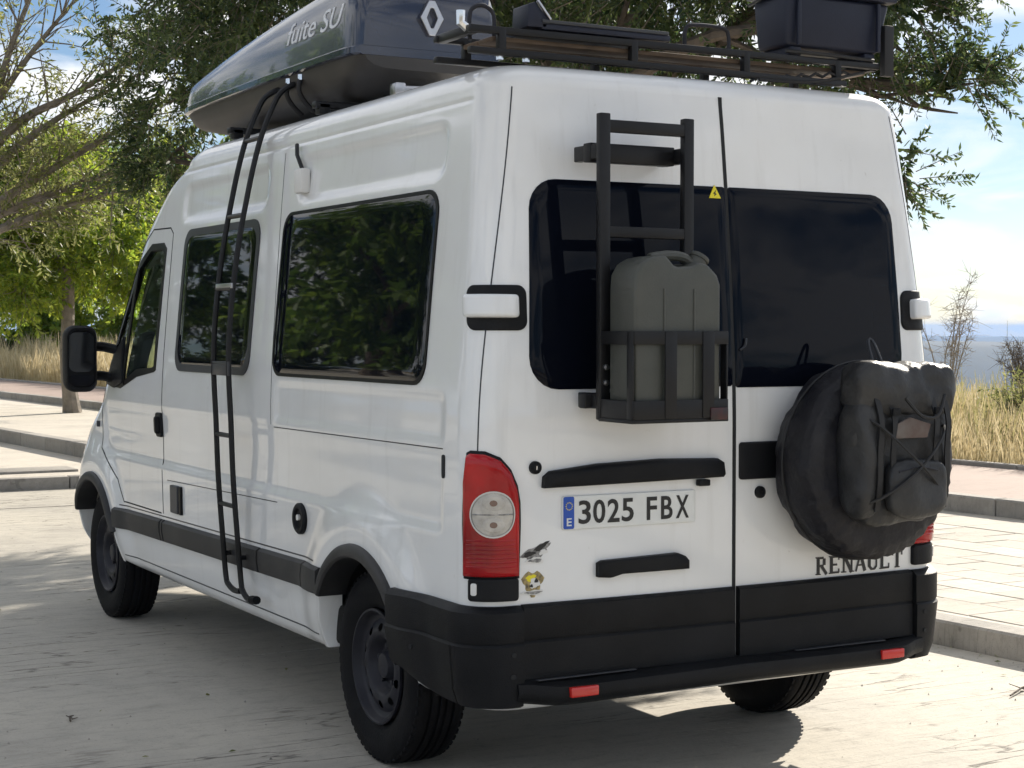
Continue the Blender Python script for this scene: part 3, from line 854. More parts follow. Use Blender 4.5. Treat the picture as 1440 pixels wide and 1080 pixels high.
def nrm(fn, a, b, outward):
    e = 0.004
    n = (fn(a + e, b) - fn(a - e, b)).cross(fn(a, b + e) - fn(a, b - e))
    if n.length < 1e-9: n = Vector(outward)
    n.normalize()
    c = Vector((0, 2.4, 1.3)); p = fn(a, b)
    if n.dot(Vector((p.x - c.x, (p.y - c.y) * .5, 0))) < 0: n = -n
    return n

def surf_patch(mb, fn, outline, off, sink=0.004, bev=0.004, rings=6, center=None, crown=0.0):
    """plate that follows the body surface, with a rounded edge and depth"""
    n = len(outline)
    cx = center[0] if center else sum(p[0] for p in outline) / n; cz = center[1] if center else sum(p[1] for p in outline) / n
    L = [(1.0, -sink), (1.0, off - bev)]
    size = max(0.02, min(max(p[0] for p in outline) - min(p[0] for p in outline), max(p[1] for p in outline) - min(p[1] for p in outline)) / 2)
    L += [(1 - 0.3 * bev / size, off - 0.3 * bev), (1 - min(.5, bev / size), off)]
    k0 = L[-1][0]
    L += [(k0 * (1 - (i + 1) / (rings + 1)), off + crown * (1 - (1 - (i + 1) / (rings + 1)) ** 2)) for i in range(rings)]
    vs = []
    for k, o in L:
        for p in outline:
            a, b = cx + (p[0] - cx) * k, cz + (p[1] - cz) * k
            vs.append(fn(a, b) + nrm(fn, a, b, (0, -1, 0)) * o)
    vs.append(fn(cx, cz) + nrm(fn, cx, cz, (0, -1, 0)) * (off + crown))
    fs = []
    for r in range(len(L) - 1):
        for i in range(n):
            j = (i + 1) % n; fs.append((r * n + i, r * n + j, (r + 1) * n + j, (r + 1) * n + i))
    last = (len(L) - 1) * n
    for i in range(n): fs.append((last + i, last + (i + 1) % n, len(vs) - 1))
    mb.add(vs, fs); return mb

def ring_patch(mb, fn, outer, inner, off, sink=0.006):
    """frame between two outlines with the same number of points"""
    n = len(outer); vs = []
    for pts, o in ((outer, -sink), (outer, off), (inner, off), (inner, -sink)):
        for p in pts: vs.append(fn(*p) + nrm(fn, p[0], p[1], (0, -1, 0)) * o)
    fs = [(r * n + i, r * n + (i + 1) % n, (r + 1) * n + (i + 1) % n, (r + 1) * n + i) for r in range(3) for i in range(n)]
    mb.add(vs, fs); return mb

def grid_patch(mb, fn, a0, a1, na, zs, offs, sink=0.01, zfun=None):
    """strip wrapped round the body: zs rows with their own offsets, closed back to the body all round"""
    A = [a0 + (a1 - a0) * i / na for i in range(na + 1)]
    rows = [(zs[0], -sink)] + list(zip(zs, offs)) + [(zs[-1], -sink)]
    vs = []
    for z, o in rows:
        for i, a in enumerate(A):
            zz = zfun(a, z) if zfun else z
            oo = o if 0 < i < na else -sink
            aa = a + (1e-3 if i == 0 else 0)
            vs.append(fn(A[1] if i == 0 and False else a, zz) + nrm(fn, a, zz, (0, -1, 0)) * o)
    # end caps: extra columns sunk into the body
    m = na + 1; fs = [(r * m + i, r * m + i + 1, (r + 1) * m + i + 1, (r + 1) * m + i) for r in range(len(rows) - 1) for i in range(na)]
    b = len(vs)
    for a, col in ((a0, 0), (a1, na)):
        s0 = len(vs)
        for z, o in rows:
            zz = zfun(a, z) if zfun else z
            vs.append(fn(a, zz) - nrm(fn, a, zz, (0, -1, 0)) * sink)
        fs += [(r * m + col, (r + 1) * m + col, s0 + r + 1, s0 + r) for r in range(len(rows) - 1)]
    mb.add(vs, fs); return mb

def strip(mb, fn, pts, w, off=0.0012):
    """thin raised line (seam) along a path in surface coordinates"""
    vs = []; n = len(pts)
    for i, p in enumerate(pts):
        a, b = pts[max(i - 1, 0)], pts[min(i + 1, n - 1)]
        dx, dz = b[0] - a[0], b[1] - a[1]; l = math.hypot(dx, dz) or 1
        nx, nz = -dz / l * w / 2, dx / l * w / 2
        N = nrm(fn, p[0], p[1], (0, -1, 0))
        for k, o in ((-1, -0.003), (-1, off), (1, off), (1, -0.003)):
            vs.append(fn(p[0] + nx * k, p[1] + nz * k) + N * o)
    fs = [(i * 4 + k, i * 4 + k + 1, (i + 1) * 4 + k + 1, (i + 1) * 4 + k) for i in range(n - 1) for k in range(3)]
    mb.add(vs, fs); return mb

def lin(a, b, n): return [(a[0] + (b[0] - a[0]) * i / n, a[1] + (b[1] - a[1]) * i / n) for i in range(n + 1)]

VAN = thing('camper_van', (0, 2.6, 0), 'white high-roof camper van parked with its rear to the viewer', 'van')

# body shell as rows of horizontal contours
NR, NA, NS, NFA, NF = 14, 14, 230, 14, 8
def contour(w, yr, yf, rc, rf, z, relief=True):
    L = []
    A = w - rc
    for i in range(NR): x = A * i / NR; L.append((x, yr + 0.03 * (x / .985) ** 2))
    for i in range(NA):
        a = math.pi / 2 * i / NA; x = A + rc * math.sin(a)
        L.append((x, yr + rc * (1 - math.cos(a)) + 0.03 * (min(x, .985) / .985) ** 2))
    y0 = yr + rc + 0.03 * (w / .985) ** 2; y1 = yf - rf
    for i in range(NS):
        y = y0 + (y1 - y0) * i / NS; L.append((w + (press(y, z) if relief else 0) * min(1, i / 3), y))
    for i in range(NFA):
        a = math.pi / 2 * i / NFA; x = w - rf * (1 - math.cos(a))
        L.append((x + (press(y1 + rf * math.sin(a), z) if relief else 0) * (1 - i / NFA), y1 + rf * math.sin(a)))
    for i in range(NF + 1): L.append(((w - rf) * (1 - i / NF), yf))
    return L
rows = []
zrows = sorted(set([round(v, 4) for v in np.arange(0.37, 2.30, 0.015)] + [round(v, 4) for v in np.arange(2.30, 2.381, 0.006)]))
for z in zrows:
    w, yr, yf = prof(z); rows.append((contour(w, yr, yf, RC, min(RF, w * .9), z), z))
w, yr, yf = prof(2.38)
for k in range(1, 11):
    a = R(85) * k / 10; ins = 0.10 * (1 - math.cos(a)); z = 2.38 + 0.092 * math.sin(a)
    rows.append((contour(w - ins, yr + ins, yf - ins * 3.2, RC, RF, z, False), z))
for ins, dz in ((0.16, .008), (0.28, .018), (0.45, .027), (0.65, .033), (0.74, .034)):
    rows.append((contour(w - ins, yr + ins, yf - .32 - ins * .6, min(RC, (w - ins) * .9), min(RF, (w - ins) * .9), 0, False), 2.4716 + dz))
# low tucked rim
w, yr, yf = prof(0.37)
rows.insert(0, (contour(w - .03, yr + .05, yf - .03, RC, RF, 0.345, False), 0.345))
bv = []; half = len(rows[0][0])
full = 2 * half - 2
for L, z in rows:
    loop = [(-x, y, z) for x, y in L] + [(x, y, z) for x, y in L[-2:0:-1]]
    bv += loop
bf = []; bk = []
def inside(poly, a, b):
    c = False; n = len(poly); j = n - 1
    for i in range(n):
        if (poly[i][1] > b) != (poly[j][1] > b) and a < (poly[j][0] - poly[i][0]) * (b - poly[i][1]) / (poly[j][1] - poly[i][1]) + poly[i][0]: c = not c
        j = i
    return c
CABWIN = [(3.44, 1.395), (3.42, 1.98), (3.47, 2.01), (3.66, 2.01), (3.84, 1.93), (4.24, 1.42), (4.28, 1.30), (4.02, 1.29), (3.75, 1.36), (3.47, 1.385)]
CABDOOR = [(3.29, 0.69), (3.31, 1.2), (3.32, 1.6), (3.33, 2.06), (3.38, 2.09), (3.66, 2.095), (3.92, 1.98), (4.34, 1.38), (4.37, 1.2), (4.34, 0.95), (4.05, 0.80), (3.95, 0.69)]
def shrink(poly, d):
    cx = sum(p[0] for p in poly) / len(poly); cz = sum(p[1] for p in poly) / len(poly)
    return [(p[0] - (p[0] - cx) / max(1e-6, math.hypot(p[0] - cx, p[1] - cz)) * d, p[1] - (p[1] - cz) / max(1e-6, math.hypot(p[0] - cx, p[1] - cz)) * d) for p in poly]
WINHOLE = shrink(CABWIN, 0.008)
tok = [('rear', i) for i in range(NR)] + [('arc', i) for i in range(NA)] + [('side', i) for i in range(NS)] + [('farc', i) for i in range(NFA)] + [('front', i) for i in range(NF)]
for r in range(len(rows) - 1):
    for i in range(full):
        j = (i + 1) % full
        f = (r * full + i, r * full + j, (r + 1) * full + j, (r + 1) * full + i)
        c = [sum(bv[k][t] for k in f) / 4 for t in range(3)]
        h = i if i < half - 1 else full - 1 - i
        kind, idx = tok[min(h, len(tok) - 1)]
        if kind in ('side', 'farc') and any((c[1] - ya) ** 2 + (c[2] - ARCH_Z) ** 2 < 0.408 ** 2 for ya in AXLES): continue
        if kind in ('side', 'farc') and inside(WINHOLE, c[1], c[2]): continue
        if kind in ('front', 'farc') and 1.30 < c[2] < 1.92 and (kind == 'front' or idx > 5): continue
        lab = 'body'
        if c[2] > 0.45 and c[2] < 2.43 and (kind == 'rear' or (kind == 'arc' and idx < 7)): lab = 'rear_l' if c[0] < 0 else 'rear_r'
        elif kind in ('side', 'farc') and inside(CABDOOR, c[1], c[2]): lab = 'cab_l' if c[0] < 0 else 'cab_r'
        bf.append(f); bk.append(lab)
bf.append(tuple(range((len(rows) - 1) * full, len(rows) * full))); bk.append('body')
# smooth normals from the whole shell, shared by all panels
tmp = bpy.data.meshes.new('tmp'); tmp.from_pydata(bv, [], bf); tmp.update()
bm = bmesh.new(); bm.from_mesh(tmp); bmesh.ops.recalc_face_normals(bm, faces=bm.faces)
bm.verts.ensure_lookup_table(); bm.normal_update()
VN = [tuple(v.normal) for v in bm.verts]; FV = [tuple(v.index for v in f.verts) for f in bm.faces]
bm.free(); bpy.data.meshes.remove(tmp)
def shell_part(key, name, label=None):
    sel = [f for f, k in zip(FV, bk) if k == key]
    used = sorted(set(v for f in sel for v in f)); mp = {v: i for i, v in enumerate(used)}
    me = bpy.data.meshes.new(name)
    o_ = VAN.location
    me.from_pydata([(bv[v][0] - o_.x, bv[v][1] - o_.y, bv[v][2] - o_.z) for v in used], [], [tuple(mp[v] for v in f) for f in sel])
    for p in me.polygons: p.use_smooth = True
    me.normals_split_custom_set_from_vertices([VN[v] for v in used])
    me.materials.append(M['paint'])
    ob = link(bpy.data.objects.new(name, me), VAN)
    if label: ob['label'] = label
    return ob
BODY = shell_part('body', 'body_shell')
DOOR_L = shell_part('rear_l', 'rear_door', 'left rear door with number plate')
DOOR_R = shell_part('rear_r', 'rear_door', 'right rear door with spare wheel')
CAB_L = shell_part('cab_l', 'cab_door'); CAB_R = shell_part('cab_r', 'cab_door')

# ---- seams
mb = MB(); strip(mb, F_rear, lin((0.010, 0.45), (0.010, 2.40), 60), 0.014, 0.002); mb.build('door_seal', M['seam'], DOOR_R)
def corner_s(z): w, yr, yf = prof(z); return w - RC + RC * math.pi / 2 * (0.52 - 0.30 * ss(1.3, 2.4, z))
for fn, d in ((C_L, DOOR_L), (C_R, DOOR_R)):
    zs = [1.19 + (2.385 - 1.19) * i / 50 for i in range(51)]
    mb = MB(); strip(mb, fn, [(corner_s(z), z) for z in zs], 0.0045, 0.0008)
    mb.build('door_seal', M['framegrey'], d)
for fn in (S_L, S_R):
    mb = MB(); strip(mb, fn, densify(CABDOOR + CABDOOR[:1], 0.03)[:-1], 0.007, 0.001)
    mb.build('door_seal', M['seam'], CAB_L if fn is S_L else CAB_R)
    mb = MB(); strip(mb, fn, lin((1.91, 2.35), (1.83, 1.20), 40), 0.004, 0.0008); mb.build('joint_crease_line', M['framegrey'], BODY)
    mb = MB(); strip(mb, fn, lin((0.22, 2.352), (3.05, 2.352), 80), 0.005, -0.0035); mb.build('joint_crease_line', M['framegrey'], BODY)
    mb = MB(); strip(mb, fn, lin((3.22, 0.86), (1.75, 0.885), 40) , 0.004, 0.0006); mb.build('joint_crease_line', M['framegrey'], BODY)  # grey strip paints the shade of the lower pressed crease
    mb = MB(); strip(mb, fn, lin((0.25, 1.197), (1.80, 1.19), 40) , 0.004, 0.0006); mb.build('joint_crease_line', M['framegrey'], BODY)  # grey strip paints the dark line of shade in the belt crease

# ---- side windows
def scaled(poly, d):
    x0, x1 = min(p[0] for p in poly), max(p[0] for p in poly); z0, z1 = min(p[1] for p in poly), max(p[1] for p in poly)
    cx, cz = (x0 + x1) / 2, (z0 + z1) / 2; kx, kz = 1 - 2 * d / (x1 - x0), 1 - 2 * d / (z1 - z0)
    return [(cx + (p[0] - cx) * kx, cz + (p[1] - cz) * kz) for p in poly]
def skew(poly, k, zc=1.7): return [(p[0] + k * (p[1] - zc), p[1]) for p in poly]
def side_window(fn, y0, y1, z0, z1, d, m_frame, lab):
    out = skew(rrect(y0, y1, z0, z1, 0.085), 0.0)
    mb = MB(); ring_patch(mb, fn, out, scaled(out, d), 0.005)
    fr = mb.build('window_frame', m_frame, BODY, angle=50)
    mb = MB(); surf_patch(mb, fn, scaled(out, d * .8), 0.0035, bev=0.001, rings=6)
    g = mb.build('side_window', M['sideglass'], BODY, angle=50)
    if lab: g['label'] = lab
    fr.parent = g; g.parent = VAN
    return g
for fn in (S_L, S_R):
    side_window(fn, 0.405, 1.840, 1.400, 2.070, 0.013, M['frame'], 'large dark rear side window')
    side_window(fn, 2.110, 3.130, 1.392, 2.066, 0.034, M['framegrey'], 'smaller dark sliding side window in grey frame')
# interior wall behind the cab, seats and dashboard
mb = MB(); mb.box((0, 3.02, 1.2), (1.72, 0.03, 1.6)); mb.build('bulkhead', M['interior'], BODY)
mb = MB(); mb.box((0, 4.45, 1.14), (1.5, 0.55, 0.30)); mb.build('dashboard', M['interior'], BODY, bevel=0.08)
mb = MB(); mb.box((0, 3.8, 0.60), (1.7, 1.7, 0.05)); mb.build('cab_floor', M['interior'], BODY)
for x in (-0.52, 0.50):
    mb = MB(); mb.box((x, 3.32, 1.14), (0.48, 0.13, 0.62)); seat = mb.build('seat', M['interior'], VAN, bevel=0.05)
    mb = MB(); mb.box((x, 3.34, 1.52), (0.25, 0.09, 0.15)); mb.build('headrest', M['interior'], seat, bevel=0.035)
    mb = MB(); mb.box((x, 3.58, 0.86), (0.48, 0.5, 0.14)); mb.build('cushion', M['interior'], seat, bevel=0.04)
mb = MB(); mb.lathe([(0.19 + 0.014 * math.cos(a), 0.014 * math.sin(a)) for a in [k * math.pi / 4 for k in range(8)]], (-0.5, 4.12, 1.30), 1, 32, True); mb.build('steering_wheel', M['interior'], VAN)
# ---- cab side windows, windscreen
for fn, d in ((S_L, CAB_L), (S_R, CAB_R)):
    out = densify(CABWIN, 0.03)
    mb = MB(); ring_patch(mb, fn, shrink(out, -0.013), shrink(out, 0.026), 0.003, 0.03); mb.build('window_seal', M['frame'], d)
    mb = MB(); surf_patch(mb, fn, shrink(out, 0.02), -0.006, sink=0.010, bev=0.001, rings=5); mb.build('door_window', M['glass'], d)
    # black mirror sail and front quarter
    mb = MB(); surf_patch(mb, fn, densify([(3.98, 1.31), (4.00, 1.55), (4.20, 1.42), (4.28, 1.30), (4.14, 1.28)], .03), 0.012, bev=0.004, rings=3); mb.build('mirror_base', M['plastic'], d)
    mb = MB(); strip(mb, fn, lin((3.98, 1.305), (3.86, 1.90), 20), 0.035, 0.006); mb.build('window_divider', M['frame'], d)
    # A-pillar trim
    mb = MB(); strip(mb, fn, lin((4.35, 1.38), (3.94, 1.95), 20), 0.04, 0.004); mb.build('pillar_trim', M['frame'], BODY)
def F_front(x, z):
    w, yr, yf = prof(z); A = w - RF; ax = abs(x)
    if ax <= A: return Vector((x, yf, z))
    t = min(1, (ax - A) / RF); return Vector((x, yf - RF * (1 - math.sqrt(max(0, 1 - t * t))), z))
mb = MB(); surf_patch(mb, F_front, rrect(-0.80, 0.80, 1.28, 1.94, 0.06), -0.004, sink=.008, bev=.001); mb.build('windscreen', M['glass'], VAN)
mb = MB(); surf_patch(mb, F_front, rrect(-0.55, 0.55, 0.62, 0.86, 0.06), 0.012); mb.build('grille', M['plastic'], VAN)
mb = MB(); grid_patch(mb, F_front, -0.80, 0.80, 30, [0.34, 0.40, 0.52, 0.58], [0.02, 0.045, 0.045, 0.02]); mb.build('front_bumper', M['plastic'], VAN)
for s in (-1, 1):
    mb = MB(); surf_patch(mb, F_front, rrect(s * .72 - .14, s * .72 + .14, 0.68, 0.95, 0.06), 0.01); mb.build('headlight', M['lens'], VAN)

# ---- rear windows, lamps, hinges
mb = MB(); surf_patch(mb, F_rear, [(p[0] * (1 - .05 * (p[1] - 1.4)), p[1]) for p in rrect(-0.795, 0.004, 1.395, 2.085, (0.11, 0.012, 0.012, 0.10))], 0.0030, bev=.0008, rings=8); mb.build('rear_window', M['darkglass'], DOOR_L, angle=60)
mb = MB(); surf_patch(mb, F_rear, [(p[0] * (1 - .05 * (p[1] - 1.4)), p[1]) for p in rrect(0.016, 0.795, 1.390, 2.085, (0.012, 0.11, 0.10, 0.012))], 0.0030, bev=.0008, rings=8); mb.build('rear_window', M['darkglass'], DOOR_R, angle=60)
for fn, s, d in ((C_L, -1, DOOR_L), (C_R, 1, DOOR_R)):
    s1 = 0.995 + 0.008
    poly = [(0.838, 0.795), (0.838, 1.03), (0.845, 1.08), (0.866, 1.13), (0.90, 1.17), (0.945, 1.19), (0.99, 1.192), (s1, 1.185), (s1 + .01, 1.10), (s1 + .01, 0.795)]
    poly = densify(poly, 0.015)
    mb = MB(); surf_patch(mb, fn, shrink(poly, -0.010), 0.010, bev=0.004, rings=10); lf = mb.build('tail_light', M['plastic'], VAN, angle=60)
    mb = MB(); surf_patch(mb, fn, poly, 0.022, bev=0.008, rings=10); mb.build('red_lens', M['red'], lf, angle=60)
    c = [(0.922 + 0.060 * math.cos(2 * math.pi * k / 40), 0.998 + 0.072 * math.sin(2 * math.pi * k / 40)) for k in range(40)]
    mb = MB(); surf_patch(mb, fn, c, 0.026, bev=0.004, rings=5, crown=.004); mb.build('clear_lens', M['lens'], lf, angle=60)
    rg = [(0.922 + 0.063 * math.cos(2 * math.pi * k / 40), 0.998 + 0.0755 * math.sin(2 * math.pi * k / 40)) for k in range(40)]
    mb = MB(); ring_patch(mb, fn, rg, [(0.922 + (p[0] - .922) * .94, .998 + (p[1] - .998) * .93) for p in rg], 0.0285, .002); mb.build('lens_ring', M['alu'], lf)
    for zc in [0.825 + .014 * k for k in range(7)]:
        mb = MB(); grid_patch(mb, fn, 0.853, s1 - .004, 10, [zc, zc + .003, zc + .007], [.0218, .0229, .0218], sink=.002); mb.build('lens_rib', M['red'], lf)
    mb = MB(); surf_patch(mb, fn, rrect(.866, .978, .996, 1.000, .0015), 0.0305, bev=.001, rings=2); mb.build('lens_divider', M['stickgrey'], lf)
    for zc in (0.965, 1.035):
        mb = MB(); surf_patch(mb, fn, [(0.922 + .030 * math.cos(a * .349), zc + .024 * math.sin(a * .349)) for a in range(18)], 0.0308, bev=.001, rings=2); mb.build('reflector_bowl', M['lens'], lf)
        mb = MB(); surf_patch(mb, fn, [(0.922 + .010 * math.cos(a * .524), zc + .010 * math.sin(a * .524)) for a in range(12)], 0.0330, bev=.002, rings=2); mb.build('bulb', M['bulb'], lf)
    mb = MB(); surf_patch(mb, fn, rrect(0.838, s1 - .005, 0.715, 0.790, 0.012, step=.015), 0.018, bev=.006, rings=8); mb.build('lamp_foot', M['plastic'], lf, angle=60)
    mb = MB(); surf_patch(mb, fn, rrect(s1 - .035, s1 - .018, 0.735, 0.775, 0.006, step=.015), 0.022, bev=.002, rings=2); mb.build('lamp_clip', M['stickwhite'], lf)
    # hinge: black pad round the corner with white cover
    mb = MB(); surf_patch(mb, fn, rrect(0.795, 1.002, 1.588, 1.735, 0.032, step=.015), 0.008, bev=.004, rings=8); hg = mb.build('hinge', M['plastic'], d, angle=60)
    mb = MB(); surf_patch(mb, fn, rrect(0.836, 0.992, 1.628, 1.702, 0.012, step=.015), 0.042, bev=.010, rings=8); mb.build('hinge_cover', M['paint'], hg, angle=60)
# ---- rear door furniture
mb = MB(); surf_patch(mb, F_rear, densify([(-0.751, 1.076), (-0.748, 1.112), (-0.725, 1.130), (-0.55, 1.148), (-0.30, 1.156), (-0.075, 1.150), (-0.048, 1.135), (-0.042, 1.095), (-0.05, 1.085)], .02), 0.038, bev=.014, rings=4); gh = mb.build('plate_lamp_bar', M['plastic'], DOOR_L, angle=50)
mb = MB(); mb.box((-0.13, -0.014, 1.068), (0.045, 0.026, 0.022)); mb.build('plate_lamp', M['plastic'], gh, bevel=.004)
mb = MB(); surf_patch(mb, F_rear, rrect(-0.770, -0.030, 0.915, 1.072, 0.03), -0.001, sink=.003, bev=.001); 
mb = MB(); surf_patch(mb, F_rear, rrect(-0.677, -0.157, 0.935, 1.045, 0.008), 0.009, bev=.002, rings=4); pl_ = mb.build('number_plate', M['plate'], DOOR_L, angle=60)
mb = MB(); surf_patch(mb, F_rear, rrect(-0.674, -0.634, 0.937, 1.043, 0.006), 0.0105, bev=.0005, rings=2); mb.build('country_band', M['plateblue'], pl_)
def put_text(body, cx, cz, wid, hei, y, m, name, parent, shear=0.0, space=1.0):
    vs, fs = text_mesh(body, 1.0, 0.004, shear, space, 0.016)
    x0, x1 = min(v[0] for v in vs), max(v[0] for v in vs); y0, y1 = min(v[1] for v in vs), max(v[1] for v in vs)
    mb = MB(); mb.add([(cx + ((v[0] - x0) / (x1 - x0) - .5) * wid, y + F_rear(cx + ((v[0] - x0) / (x1 - x0) - .5) * wid, cz).y - (0.0012 if v[2] > 0 else 0), cz + ((v[1] - y0) / (y1 - y0) - .5) * hei) for v in vs], fs)
    return mb.build(name, m, parent, smooth=False)
for ch, cx_, cw in (('3', -0.595, .046), ('0', -0.540, .046), ('2', -0.485, .046), ('5', -0.430, .046), ('F', -0.335, .040), ('B', -0.275, .046), ('X', -0.212, .052)):
    put_text(ch, cx_, 0.990, cw, 0.078, -0.0098, M['black'], 'plate_character', pl_)
put_text('E', -0.654, 0.960, 0.018, 0.026, -0.0108, M['plate'], 'country_letter', pl_)
for k in range(12):
    a = k * math.pi / 6; mb = MB(); mb.lathe([(0.0022, 0), (0.0022, -.001), (0.0001, -.001)], (-0.654 + .012 * math.cos(a), F_rear(-.654, 1).y - .0106, 1.012 + .012 * math.sin(a)), 1, 6); mb.build('star', M['gold'], pl_, smooth=False)
mb = MB(); surf_patch(mb, F_rear, densify([(-0.547, 0.772), (-0.547, 0.818), (-0.53, 0.826), (-0.235, 0.834), (-0.205, 0.822), (-0.190, 0.806), (-0.190, 0.778), (-0.215, 0.778), (-0.49, 0.778), (-0.505, 0.768)], .02), 0.030, bev=.008, rings=4); mb.build('door_handle', M['plastic'], DOOR_L, angle=50)
for x, z, d in ((-0.775, 1.143, DOOR_L), (0.120, 1.023, DOOR_R)):
    mb = MB(); mb.lathe([(0.001, -.014), (0.012, -.014), (0.014, -.012), (0.021, -.010), (0.022, 0.01)], (x, F_rear(x, z).y, z), 1, 20); lk = mb.build('lock', M['plastic'], d)
    mb = MB(); mb.box((x, F_rear(x, z).y - .0145, z), (0.003, .001, .012)); mb.build('key_slot', M['chrome'], lk, smooth=False)
mb = MB(); surf_patch(mb, F_rear, rrect(0.030, 0.80, 1.07, 1.20, 0.012), 0.012, bev=.005, rings=5); mb.build('door_strip', M['plastic'], DOOR_R, angle=50)
# stickers (small, unreadable in the photograph)
def decal(cx, cz, blobs, d, name):
    o0 = None
    for k, (dx, dz, rx, rz, m, rot) in enumerate(blobs):
        pts = []
        for i in range(22):
            a = 2 * math.pi * i / 22; rr = 1 + 0.18 * math.sin(3 * a + k) + 0.10 * math.sin(7 * a + 2 * k)
            px, pz = rx * rr * math.cos(a), rz * rr * math.sin(a)
            pts.append((cx + dx + px * math.cos(rot) - pz * math.sin(rot), cz + dz + px * math.sin(rot) + pz * math.cos(rot)))
        mb = MB(); surf_patch(mb, F_rear, pts, 0.0010 + 0.0006 * k, sink=.001, bev=.0002, rings=1)
        o = mb.build(name if o0 is None else 'sticker_print', M[m], d if o0 is None else (o0 if d is VAN else d), smooth=False)
        if o0 is None: o0 = o
decal(-0.770, 0.868, [(0, 0, .052, .020, 'stickgrey', .35), (.018, .016, .030, .008, 'black', .5), (-.025, -.006, .022, .008, 'black', .2), (.026, -.002, .016, .008, 'stickwhite', .2), (-.004, -.028, .032, .010, 'stickwhite', 0), (-.004, -.028, .024, .006, 'stickgrey', 0)], DOOR_L, 'sticker')
decal(-0.782, 0.768, [(0, 0, .036, .040, 'stickgold', 0), (-.008, .016, .018, .010, 'yellow', .3), (.006, -.002, .018, .016, 'stickwhite', 0), (.012, .006, .007, .007, 'black', 0), (-.006, -.010, .006, .005, 'black', 0), (.0, -.032, .038, .008, 'stickwhite', 0), (.0, -.032, .030, .005, 'stickgrey', 0)], DOOR_L, 'sticker')
mb = MB(); surf_patch(mb, F_rear, densify([(-0.066, 2.044), (-0.016, 2.044), (-0.041, 2.090)], .008), 0.0055, sink=-.003, bev=.0004, rings=2); st = mb.build('warning_sticker', M['yellow'], DOOR_L, smooth=False)
mb = MB(); surf_patch(mb, F_rear, densify([(-0.046, 2.050), (-0.034, 2.058), (-0.040, 2.062), (-0.034, 2.074), (-0.048, 2.060), (-0.041, 2.058)], .004), 0.0065, sink=-.004, bev=.0004, rings=1); mb.build('sticker_print', M['black'], DOOR_L, smooth=False)
# serif lettering on the right door
def serif_word(word, x0, x1, z0, z1, d):
    n = len(word); w = (x1 - x0) / n; h = z1 - z0
    G = {'R': [((.18, 0), (.18, 1), .2), ((.18, .94), (.6, .94), .12), ((.18, .5), (.6, .5), .12), ((.66, .9), (.66, .54), .18), ((.42, .5), (.85, .02), .18)],
         'E': [((.2, 0), (.2, 1), .2), ((.2, .94), (.8, .94), .12), ((.2, .5), (.65, .5), .12), ((.2, .06), (.8, .06), .12), ((.8, .94), (.8, .76), .06), ((.8, .06), (.8, .26), .06)],
         'N': [((.16, 0), (.16, 1), .1), ((.82, 0), (.82, 1), .1), ((.16, 1), (.82, 0), .2)],
         'A': [((.12, 0), (.5, 1), .1), ((.5, 1), (.88, 0), .2), ((.28, .35), (.72, .35), .1)],
         'U': [((.2, .2), (.2, 1), .2), ((.8, .2), (.8, 1), .1), ((.2, .22), (.4, .04), .15), ((.4, .05), (.62, .05), .12), ((.62, .05), (.8, .22), .12)],
         'L': [((.22, 0), (.22, 1), .2), ((.22, .06), (.82, .06), .12), ((.82, .06), (.82, .3), .06)],
         'T': [((.5, 0), (.5, 1), .2), ((.1, .94), (.9, .94), .12), ((.1, .94), (.1, .72), .06), ((.9, .94), (.9, .72), .06)]}
    for k, ch in enumerate(word):
        bx = x0 + k * w
        for off, grow, m in ((0.003, .012, M['chrome']), (0.005, 0, M['black'])):
            mb = MB()
            for q, (a, b, t) in enumerate(G[ch]):
                A = Vector((bx + a[0] * w * .94, 0, z0 + a[1] * h)); B = Vector((bx + b[0] * w * .94, 0, z0 + b[1] * h))
                dv = (B - A).normalized(); nv = Vector((-dv.z, 0, dv.x)) * (t * w * .5 + grow * w * 2); ext = dv * grow * w * 2
                o_ = off + q * 0.0002
                P = [A - ext + nv, B + ext + nv, B + ext - nv, A - ext - nv]
                vs = [(p.x, F_rear(p.x, p.z).y - o_, p.z) for p in P] + [(p.x, F_rear(p.x, p.z).y + .002, p.z) for p in P]
                mb.add(vs, [(0, 1, 2, 3), (7, 6, 5, 4), (0, 4, 5, 1), (1, 5, 6, 2), (2, 6, 7, 3), (3, 7, 4, 0)])
            # serif feet
            if off > .004:
                for a, b, t in G[ch]:
                    for p in (a, b):
                        if p[1] in (0, 1) and abs(a[0] - b[0]) < .01:
                            cx = bx + p[0] * w * .94; cz = z0 + h * (0.03 if p[1] == 0 else .97)
                            mb.box((cx, F_rear(cx, cz).y - .002, cz), (w * .34, .0075, h * .06))
            mb.build('letter' if off > .004 else 'letter_edge', m, d, smooth=False)
serif_word('RENAULT', 0.375, 0.800, 0.712, 0.776, DOOR_R)

